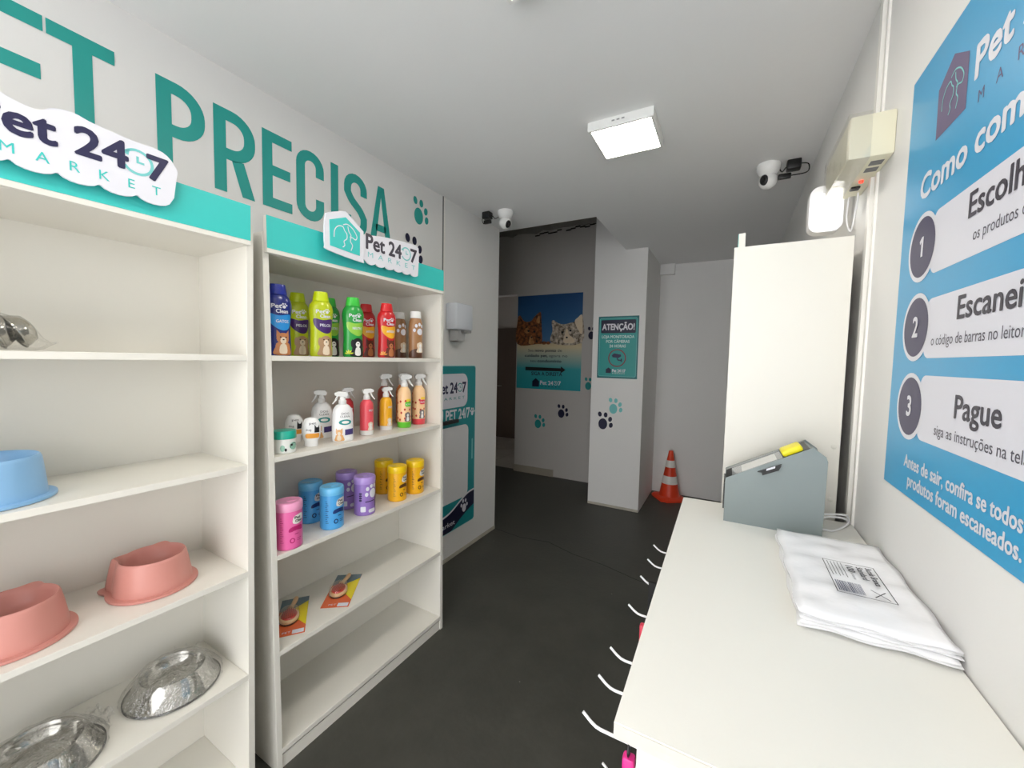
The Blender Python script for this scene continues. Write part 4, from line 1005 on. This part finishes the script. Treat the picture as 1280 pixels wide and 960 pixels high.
tall_spray('dark red tall spray bottle behind the golden yellow slim one', (-1.545, 1.468, Z2), pm('maroon', (130, 40, 40)), pm('red', (206, 28, 36)), pm('dkred', (150, 60, 48)), 'DOG')
tall_spray('tall peach spray bottle with a green base band', (-1.437, 1.497, Z2), pm('grass', (104, 206, 52)), pm('grass', (104, 206, 52)), PCH, 'KIWI')
tall_spray('tall orange spray bottle hidden behind the green-based one', (-1.55, 1.6, Z2), pm('amberb', (236, 150, 40)), pm('amberb', (236, 150, 40)), pm('orangeb', (226, 130, 60)), 'DOG')
tall_spray('tall peach spray bottle with a red base band at the right end', (-1.45, 1.618, Z2), pm('rose', (232, 70, 84)), pm('rose', (232, 70, 84)), PCH, 'FRUTA')
LOT = [(0.022, 0.0), (0.0235, 0.002), (0.024, 0.024), (0.0275, 0.028), (0.0335, 0.05), (0.034, 0.07), (0.031, 0.092), (0.022, 0.108), (0.009, 0.1135)]
def lotion(label, loc):
    t = thing('lotion_bottle', label, 'bottle', loc, RF - 0.55, 'small white lotion bottles')
    obj('bottle', L(LOT, 28, 1, 0.6), pm('white_bottle', (242, 242, 242), 0.3), t, smooth=True)
    obj('name_patch', wrap(FL(rrect(-0.018, 0.026, 0.034, 0.053, 0.007), 0), LOT, 1, 0.6, 0.0008), pm('orange_patch', (240, 164, 62)), t)
    b = text_bm('pet', -0.006, 0.088, x1=0.014, h=0.009); text_bm('dog', -0.016, 0.064, x1=0.0, h=0.008, bm=b)
    obj('lettering', wrap(b, LOT, 1, 0.6, 0.0008), GREYT, t)
    b = nb(); flat(b, [(0.008, 0.056), (0.025, 0.056), (0.025, 0.086), (0.02, 0.076), (0.014, 0.076), (0.009, 0.088)], 0)
    obj('pet_picture', wrap(b, LOT, 1, 0.6, 0.0009), BLACKI, t)
    return t
lotion('small white lotion bottle with orange patch, the further back of the pair', (-1.545, 0.985, Z2))
lotion('small white lotion bottle with orange patch, nearest the shelf edge', (-1.418, 0.973, Z2))
t = thing('cream_jar', 'small white jar with teal lid at the left end of the second shelf', 'jar', (-1.412, 0.862, Z2), RF)
JP = [(0.0355, 0.0), (0.038, 0.003), (0.038, 0.052)]
obj('jar', L(JP, 32), pm('jar_white', (236, 238, 234), 0.3), t, smooth=True)
obj('lid', L([(0.0392, 0.0515), (0.0395, 0.054), (0.0395, 0.076), (0.0375, 0.08), (0.034, 0.081)], 32), pm('jar_teal', (30, 176, 152)), t, smooth=True)
b = nb(); flat(b, ell(0.012, 0.026, 0.016, 0.014, 14), 0); flat(b, ell(-0.026, 0.02, 0.008, 0.012, 10), 0)
obj('print', wrap(b, JP, 1, 1, 0.0007), pm('jar_print', (150, 196, 176)), t)
b = nb(); flat(b, ell(0.004, 0.03, 0.005, 0.004, 8), 0); flat(b, ell(-0.016, 0.014, 0.004, 0.006, 8), 0); ribbon(b, arc(0.014, 0.024, 0.014, 0.012, 0, 200, 8), 0.0015, 0)
obj('print', wrap(b, JP, 1, 1, 0.001), BLACKI, t)

# --- third shelf: wipe tubs
TP = [(0.043, 0.0), (0.0455, 0.003), (0.0458, 0.01), (0.0458, 0.14)]
TUB_MESH = {}
def wipe_tub(label, loc, key, body, lid, dark, paw_=False, rz=0.0):
    if key in TUB_MESH: return dup(TUB_MESH[key], label, loc, RF - 0.12 + rz)
    t = thing('wipe_tub', label, 'tub', loc, RF - 0.12 + rz, 'tubs of pet wipes')
    obj('tub', L(TP, 36), body, t, smooth=True)
    ld = obj('lid', L([(0.0466, 0.1398), (0.0472, 0.142), (0.0472, 0.163), (0.045, 0.169), (0.038, 0.1715), (0.036, 0.1705)], 36), lid, t, smooth=True)
    obj('lid_tab', L([(0.012, 0.1704), (0.0115, 0.1724), (0.009, 0.173)], 16, 1.3, 0.8, c=(0.006, -0.008, 0)), lid, ld, smooth=True)
    if paw_:
        b = nb(); flat(b, ell(0.022, 0.098, 0.017, 0.021, 16), 0)
        for x, z in ((-0.008, 0.095), (-0.004, 0.12), (0.014, 0.131), (0.032, 0.13)): flat(b, ell(x, z, 0.0075, 0.0095, 10), 0)
        obj('paw_mark', wrap(b, TP, 1, 1, 0.0008), WHITEP, t)
        obj('badge_print', wrap(FL(rrect(-0.034, -0.012, 0.018, 0.042, 0.004), 0), TP, 1, 1, 0.0008), WHITEP, t)
        obj('badge_print', wrap(FL(rrect(0.0, 0.034, 0.012, 0.028, 0.007), 0), TP, 1, 1, 0.0008), WHITEP, t)
        b = nb(); flat(b, [(0.034, 0.03), (0.042, 0.03), (0.042, 0.1), (0.036, 0.08)], 0); ribbon(b, [(-0.014, 0.062), (0.03, 0.064)], 0.004, 0)
        for z in (0.07, 0.08, 0.09, 0.1): flat(b, ell(-0.034, z, 0.007, 0.0045, 8), 0)
        obj('print', wrap(b, TP, 1, 1, 0.0006), dark, t)
    else:
        b = nb(); flat(b, smooth_pts([(-0.006, 0.098), (0.0, 0.122), (0.034, 0.126), (0.034, 0.102), (0.014, 0.092)], 3, True), 0)
        obj('brand_patch', wrap(b, TP, 1, 1, 0.0006), pm('patch_pale', (236, 232, 226)), t)
        b = text_bm('Pet', 0.0, 0.112, x1=0.022, h=0.009, bold=0.03); text_bm('Clean', 0.002, 0.1, x1=0.03, h=0.008, bold=0.03, bm=b)
        obj('lettering', wrap(b, TP, 1, 1, 0.0012), GREYT, t)
        b = nb(); flat(b, smooth_pts([(-0.018, 0.066), (-0.016, 0.08), (0.005, 0.086), (0.03, 0.082), (0.032, 0.066), (0.008, 0.07)], 3, True), 0)
        ribbon(b, ell(-0.008, 0.034, 0.007, 0.008, 12), 0.004, 0, closed=True)
        for i, z in enumerate((0.038, 0.031)): ribbon(b, [(0.008, z), (0.026 - 0.004 * i, z)], 0.002, 0)
        ribbon(b, [(0.0, 0.056), (0.014, 0.056)], 0.003, 0)
        for i in range(12): ribbon(b, [(-0.048, 0.03 + i * 0.008), (-0.036 - 0.003 * (i % 3), 0.03 + i * 0.008)], 0.002, 0)
        obj('print', wrap(b, TP, 1, 1, 0.0008), dark, t)
    TUB_MESH[key] = t
    return t
wipe_tub('pink tub of pet wipes at the left end of the third shelf', (-1.402, 0.868, Z3), 'pink', pm('pink', (238, 108, 172)), pm('pink_lid', (244, 164, 202)), pm('magenta', (190, 30, 110)))
BL = ('blue', pm('blue', (78, 168, 232)), pm('blue_lid', (112, 196, 244)), pm('navy_ink', (24, 52, 112)))
wipe_tub('blue tub of pet wipes standing further back on the third shelf', (-1.545, 1.054, Z3), *BL)
wipe_tub('bright blue tub of pet wipes near the front edge of the third shelf', (-1.418, 1.062, Z3), *BL)
PU = ('purple', pm('purple', (152, 120, 196)), pm('purple_lid', (180, 150, 220)), pm('plum_ink', (58, 40, 84)))
wipe_tub('purple paw print tub of pet wipes standing further back', (-1.545, 1.236, Z3), *PU, paw_=True, rz=-0.22)
wipe_tub('purple paw print tub of pet wipes near the front edge', (-1.42, 1.232, Z3), *PU, paw_=True, rz=-0.22)
YE = ('yellow', pm('yellow', (246, 182, 22)), pm('yellow_lid', (252, 210, 20)), pm('brown_ink', (92, 54, 24)))
wipe_tub('yellow tub of pet wipes standing furthest back of the three', (-1.56, 1.478, Z3), *YE)
wipe_tub('yellow tub of pet wipes at the front, in the middle of the three yellow ones', (-1.424, 1.436, Z3), *YE)
wipe_tub('yellow tub of pet wipes at the right end of the third shelf', (-1.424, 1.565, Z3), *YE)

# --- fourth shelf: carded brushes lying flat
def card(label, loc, rz, w2, h2):
    t = thing('brush_pack', label, 'pet brush', loc, rz, 'carded grooming brushes')
    def pl(bm, z):
        for v in bm.verts: v.co = Vector((v.co.x, v.co.z, z))
        return bm
    obj('card', B(-w2, w2, -h2, h2, 0, 0.0012), pm('card_orange', (224, 104, 58), 0.25), t)
    obj('card_print', pl(FL([(-w2, 0.3 * h2), (0.25 * w2, 0.35 * h2), (w2, 0.62 * h2), (w2, h2), (-w2, h2)], 0), 0.0016), pm('card_slate', (104, 128, 140), 0.25), t)
    obj('card_print', pl(FL([(0.1 * w2, 0.4 * h2), (w2, 0.72 * h2), (w2, -0.62 * h2), (0.2 * w2, -0.15 * h2)], 0), 0.0019), pm('card_yellow', (236, 218, 30), 0.25), t)
    obj('card_print', pl(FL([(0.15 * w2, -0.97 * h2), (0.92 * w2, -0.97 * h2), (0.92 * w2, -0.78 * h2), (0.15 * w2, -0.78 * h2)], 0), 0.002), WHITEP, t)
    obj('lettering', pl(text_bm('PET', -0.5 * w2, -0.9 * h2, x1=0.05 * w2, h=0.08 * h2), 0.0022), WHITEP, t)
    # brush: handle and oval head with pin pad
    c = (-0.22 * w2, -0.14 * h2)
    WOOD = pm('brush_wood', (238, 196, 146), 0.35)
    b = L([(0.032, 0.002), (0.036, 0.006), (0.036, 0.014), (0.033, 0.018)], 24, 1, 1.3, c=(c[0], c[1], 0)); hd_ = obj('brush_head', b, WOOD, t, smooth=True)
    obj('brush_sole', L([(0.0345, 0.0012), (0.0362, 0.0035), (0.0366, 0.0065)], 24, 1, 1.3, c=(c[0], c[1] - 0.004, 0)), BLACKP, hd_, smooth=True)
    obj('pin_pad', L([(0.029, 0.0175), (0.027, 0.022), (0.018, 0.025)], 22, 1, 1.3, c=(c[0], c[1], 0)), pm('pad_red', (196, 44, 36)), hd_, smooth=True)
    b = nb(); 
    for i in range(-3, 4):
        for j in range(-4, 5):
            if (i / 3.4) ** 2 + (j / 4.4) ** 2 < 1: tube(b, [(c[0] + i * 0.0072, c[1] + j * 0.0078, 0.02), (c[0] + i * 0.0072, c[1] + j * 0.0078, 0.031)], 0.0006, 4)
    o = obj('pins', b, STEEL, hd_); o['kind'] = 'stuff'
    obj('handle', TB(smooth_pts([(c[0], c[1] + 0.04, 0.016), (c[0] + 0.004, c[1] + 0.06, 0.015), (c[0] + 0.012, c[1] + 0.1, 0.014), (c[0] + 0.016, h2 * 0.86, 0.013)], 4), [0.013, 0.012, 0.01, 0.0085, 0.008, 0.008, 0.0085, 0.009, 0.0095, 0.0098, 0.0095, 0.009, 0.007], 12), WOOD, t, smooth=True)
    # clear blister over the brush head
    obj('blister', L([(0.04, 0.0015), (0.039, 0.02), (0.036, 0.033), (0.028, 0.036)], 24, 1, 1.3, c=(c[0], c[1], 0)), film_mat('blister_film', 0.93, 0.05, 0.02, 10), t, smooth=True)
    return t
card('carded red pin brush at the left end of the fourth shelf', (-1.508, 0.945, Z4), math.radians(52), 0.052, 0.125)
card('carded red pin brush lying on the fourth shelf to the right of its twin', (-1.488, 1.166, Z4), math.radians(37), 0.056, 0.128)

# ------------------------------------------------------------------ bowls on unit 1
def plastic_bowl(label, loc, rz, m_, R0, R1, hh, ears):
    t = thing('pet_bowl', label, 'bowl', loc, rz, 'plastic pet bowls')
    def rf(t_, z):
        k = 1.0
        if ears:
            for a in (PI * 0.5 - 0.75, PI * 0.5 + 0.75):
                d = abs((t_ - a + PI) % (2 * PI) - PI)
                if d < 0.34: k += 0.24 * (0.5 + 0.5 * math.cos(d / 0.34 * PI))
        return k
    fl_ = L([(R0 * 0.93, 0.0), (R0, 0.001), (R0 * 1.005, 0.004), (R0, 0.0075), (R0 * 0.90, 0.0085)], 72, rf=rf)
    obj('flange', fl_, m_, t, smooth=True)
    def rf2(t_, z): return 1 + (rf(t_, z) - 1) * (1.0 if z < hh * 0.99 else 0.9)
    wl = L([(R0 * 0.875, 0.004), (R0 * 0.865, 0.02), (R1 + (R0 * 0.865 - R1) * 0.35, hh * 0.7), (R1 * 1.0, hh - 0.008), (R1 * 0.975, hh - 0.002), (R1 * 0.95, hh)], 72, rf=rf2, cap=False)
    obj('wall', wl, m_, t, smooth='all')
    def rf3(t_, z): return 1 + (rf2(t_, hh) - 1) * max(0, min(1, (z - (hh - 0.012)) / 0.012))
    ins = L([(R1 * 0.95, hh), (R1 * 0.9, hh - 0.004), (R1 * 0.86, hh - 0.014), (R1 * 0.8, hh - 0.035), (R1 * 0.66, hh - 0.052), (R1 * 0.3, hh - 0.056), (0.002, hh - 0.056)], 72, rf=rf3, cap=False)
    obj('dish', ins, m_, t, smooth='all')
    return t
PKB = mat('salmon_plastic', (206, 142, 132), 0.38, spec=0.4); BLB = mat('light_blue_plastic', (140, 186, 226), 0.35, spec=0.4)
plastic_bowl('salmon pink cat-eared pet bowl on the right, nearest the shelf side', (-1.5, 0.508, Z3), 1.69, PKB, 0.105, 0.079, 0.098, True)
plastic_bowl('salmon pink cat-eared pet bowl cut by the left picture edge', (-1.49, 0.236, Z3), 1.69, PKB, 0.107, 0.081, 0.1, True)
plastic_bowl('light blue plastic pet bowl on the shelf above the pink ones', (-1.485, 0.205, Z2), 0, BLB, 0.112, 0.09, 0.104, False)

FILM = film_mat('bowl_film', 0.84, 0.06, 1.0, 55)
def steel_bowl(label, loc, R0, R1, hh, seed, tail):
    t = thing('steel_bowl', label, 'bowl', loc, 0, 'wrapped steel bowls')
    obj('skirt', L([(R0 * 0.985, 0.0), (R0, 0.003), (R0 * 0.985, 0.006), (R0 * 0.93, 0.01), (R1 * 1.12, hh * 0.8), (R1 * 1.02, hh - 0.002), (R1, hh)], 64, cap=False), STEEL, t, smooth='all')
    obj('rubber_ring', L([(R0 * 0.97, 0.0), (R0 * 1.012, 0.001), (R0 * 1.012, 0.0045), (R0 * 0.995, 0.006)], 64), RUBBER, t, smooth=True)
    obj('dish', L([(R1, hh), (R1 * 0.965, hh - 0.002), (R1 * 0.93, hh - 0.012), (R1 * 0.84, hh - 0.034), (R1 * 0.6, hh - 0.046), (0.002, hh - 0.048)], 64, cap=False), STEEL, t, smooth='all')
    rnd = random.Random(seed); b = nb(); rings = []; seg = 72
    ph = [rnd.uniform(0, 6) for _ in range(5)]
    for k, (r, z) in enumerate(((R0 * 1.03, 0.001), (R0 * 1.04, 0.01), (R0 * 0.97, hh * 0.45), (R1 * 1.17, hh * 0.85), (R1 * 1.06, hh + 0.003), (R1 * 0.85, hh + 0.004), (R1 * 0.5, hh + 0.002), (0.004, hh + 0.001))):
        ring = []
        for i in range(seg):
            a = 2 * PI * i / seg
            w_ = 1 + (0.012 + 0.02 * (k in (1, 2, 3))) * (math.sin(a * 9 + ph[0]) * 0.5 + math.sin(a * 23 + ph[1] + k) * 0.4 + math.sin(a * 37 + ph[2] + 2 * k) * 0.3) + (0.02 if k < 4 else 0)
            ring.append(b.verts.new((r * w_ * math.cos(a), r * w_ * math.sin(a), z + 0.002 * math.sin(a * 13 + ph[3] + k) * (k > 0) + 0.001)))
        rings.append(ring)
    for p, q in zip(rings, rings[1:]):
        for i in range(seg):
            j = (i + 1) % seg; b.faces.new((p[i], p[j], q[j], q[i]))
    obj('plastic_wrap', b, FILM, t, smooth='all')
    # gathered ends of the bag
    for k, (a, ln) in enumerate(((tail, 0.03),)):
        b = nb(); n1, n2 = 10, 12; gr = []
        for i in range(n1 + 1):
            u = i / n1; row = []
            for j in range(n2 + 1):
                v = j / n2 - 0.5
                rr = R0 * 0.95 + u * ln; wv_ = (0.05 * (1 - u) ** 1.5 + 0.02 + 0.02 * u * u)
                x = rr; yy = v * wv_ * 2; z = 0.012 + 0.02 * u * (1 + 0.6 * math.sin(v * 14 + ph[k])) + 0.007 * math.sin(v * 31 + u * 9 + ph[4])
                row.append(b.verts.new((x * math.cos(a) - yy * math.sin(a), x * math.sin(a) + yy * math.cos(a), max(0.002, z))))
            gr.append(row)
        for i in range(n1):
            for j in range(n2): b.faces.new((gr[i][j], gr[i + 1][j], gr[i + 1][j + 1], gr[i][j + 1]))
        obj('wrap_tail', b, FILM, t, smooth='all')
    return t
steel_bowl('plastic-wrapped steel bowl on the right, beside the shelf side panel', (-1.5, 0.548, Z4), 0.119, 0.082, 0.062, 1, 2.5)
steel_bowl('plastic-wrapped steel bowl cut by the lower left picture corner', (-1.485, 0.262, Z4), 0.121, 0.084, 0.062, 2, 1.95)
# small steel bowls tipped on their side in a bag, left end of unit 1 top shelf
t = thing('steel_bowl', 'small bagged steel bowls lying tipped on the shelf at the left edge', 'bowl', (-1.50, 0.235, 1.4990), 0, 'wrapped steel bowls')
def tip(bm, ang, off):
    Rm = Matrix.Rotation(ang, 3, 'X')
    for v in bm.verts: v.co = Rm @ v.co + Vector(off)
    return bm
for k, (yy, rr) in enumerate(((-0.005, 0.044), (0.03, 0.04))):
    obj('small_bowl', tip(L([(rr, 0.0), (rr * 1.03, 0.001), (rr, 0.003), (rr * 0.93, 0.012), (rr * 0.75, 0.026), (rr * 0.4, 0.032), (0.002, 0.033)], 36, cap=False), math.radians(-62), (0, yy, 0.0445)), STEEL, t, smooth='all')
    obj('small_bowl_rim', tip(TB([(rr * 1.02 * math.cos(a), rr * 1.02 * math.sin(a), 0.0) for a in [2 * PI * i / 36 for i in range(37)]], 0.0018, 6, caps=False), math.radians(-62), (0, yy, 0.0445)), STEEL, t, smooth=True)
b = nb(); rings = []
for k, (y, rx, rz_, zc) in enumerate(((-0.03, 0.05, 0.043, 0.046), (0.0, 0.053, 0.044, 0.0465), (0.035, 0.05, 0.038, 0.0405), (0.06, 0.042, 0.028, 0.03), (0.075, 0.03, 0.014, 0.018), (0.088, 0.02, 0.004, 0.018), (0.1, 0.014, 0.002, 0.022))):
    rings.append([b.verts.new((rx * math.cos(2 * PI * i / 40) * (1 + 0.04 * math.sin(i * 2.3 + k)), y, zc + rz_ * math.sin(2 * PI * i / 40) * (1 + 0.04 * math.sin(i * 3.1 + k * 2)))) for i in range(40)])
for p, q in zip(rings, rings[1:]):
    for i in range(40): j = (i + 1) % 40; b.faces.new((p[i], p[j], q[j], q[i]))
obj('plastic_wrap', b, film_mat('small_bowl_film', 0.95, 0.05, 0.8, 50), t, smooth='all')
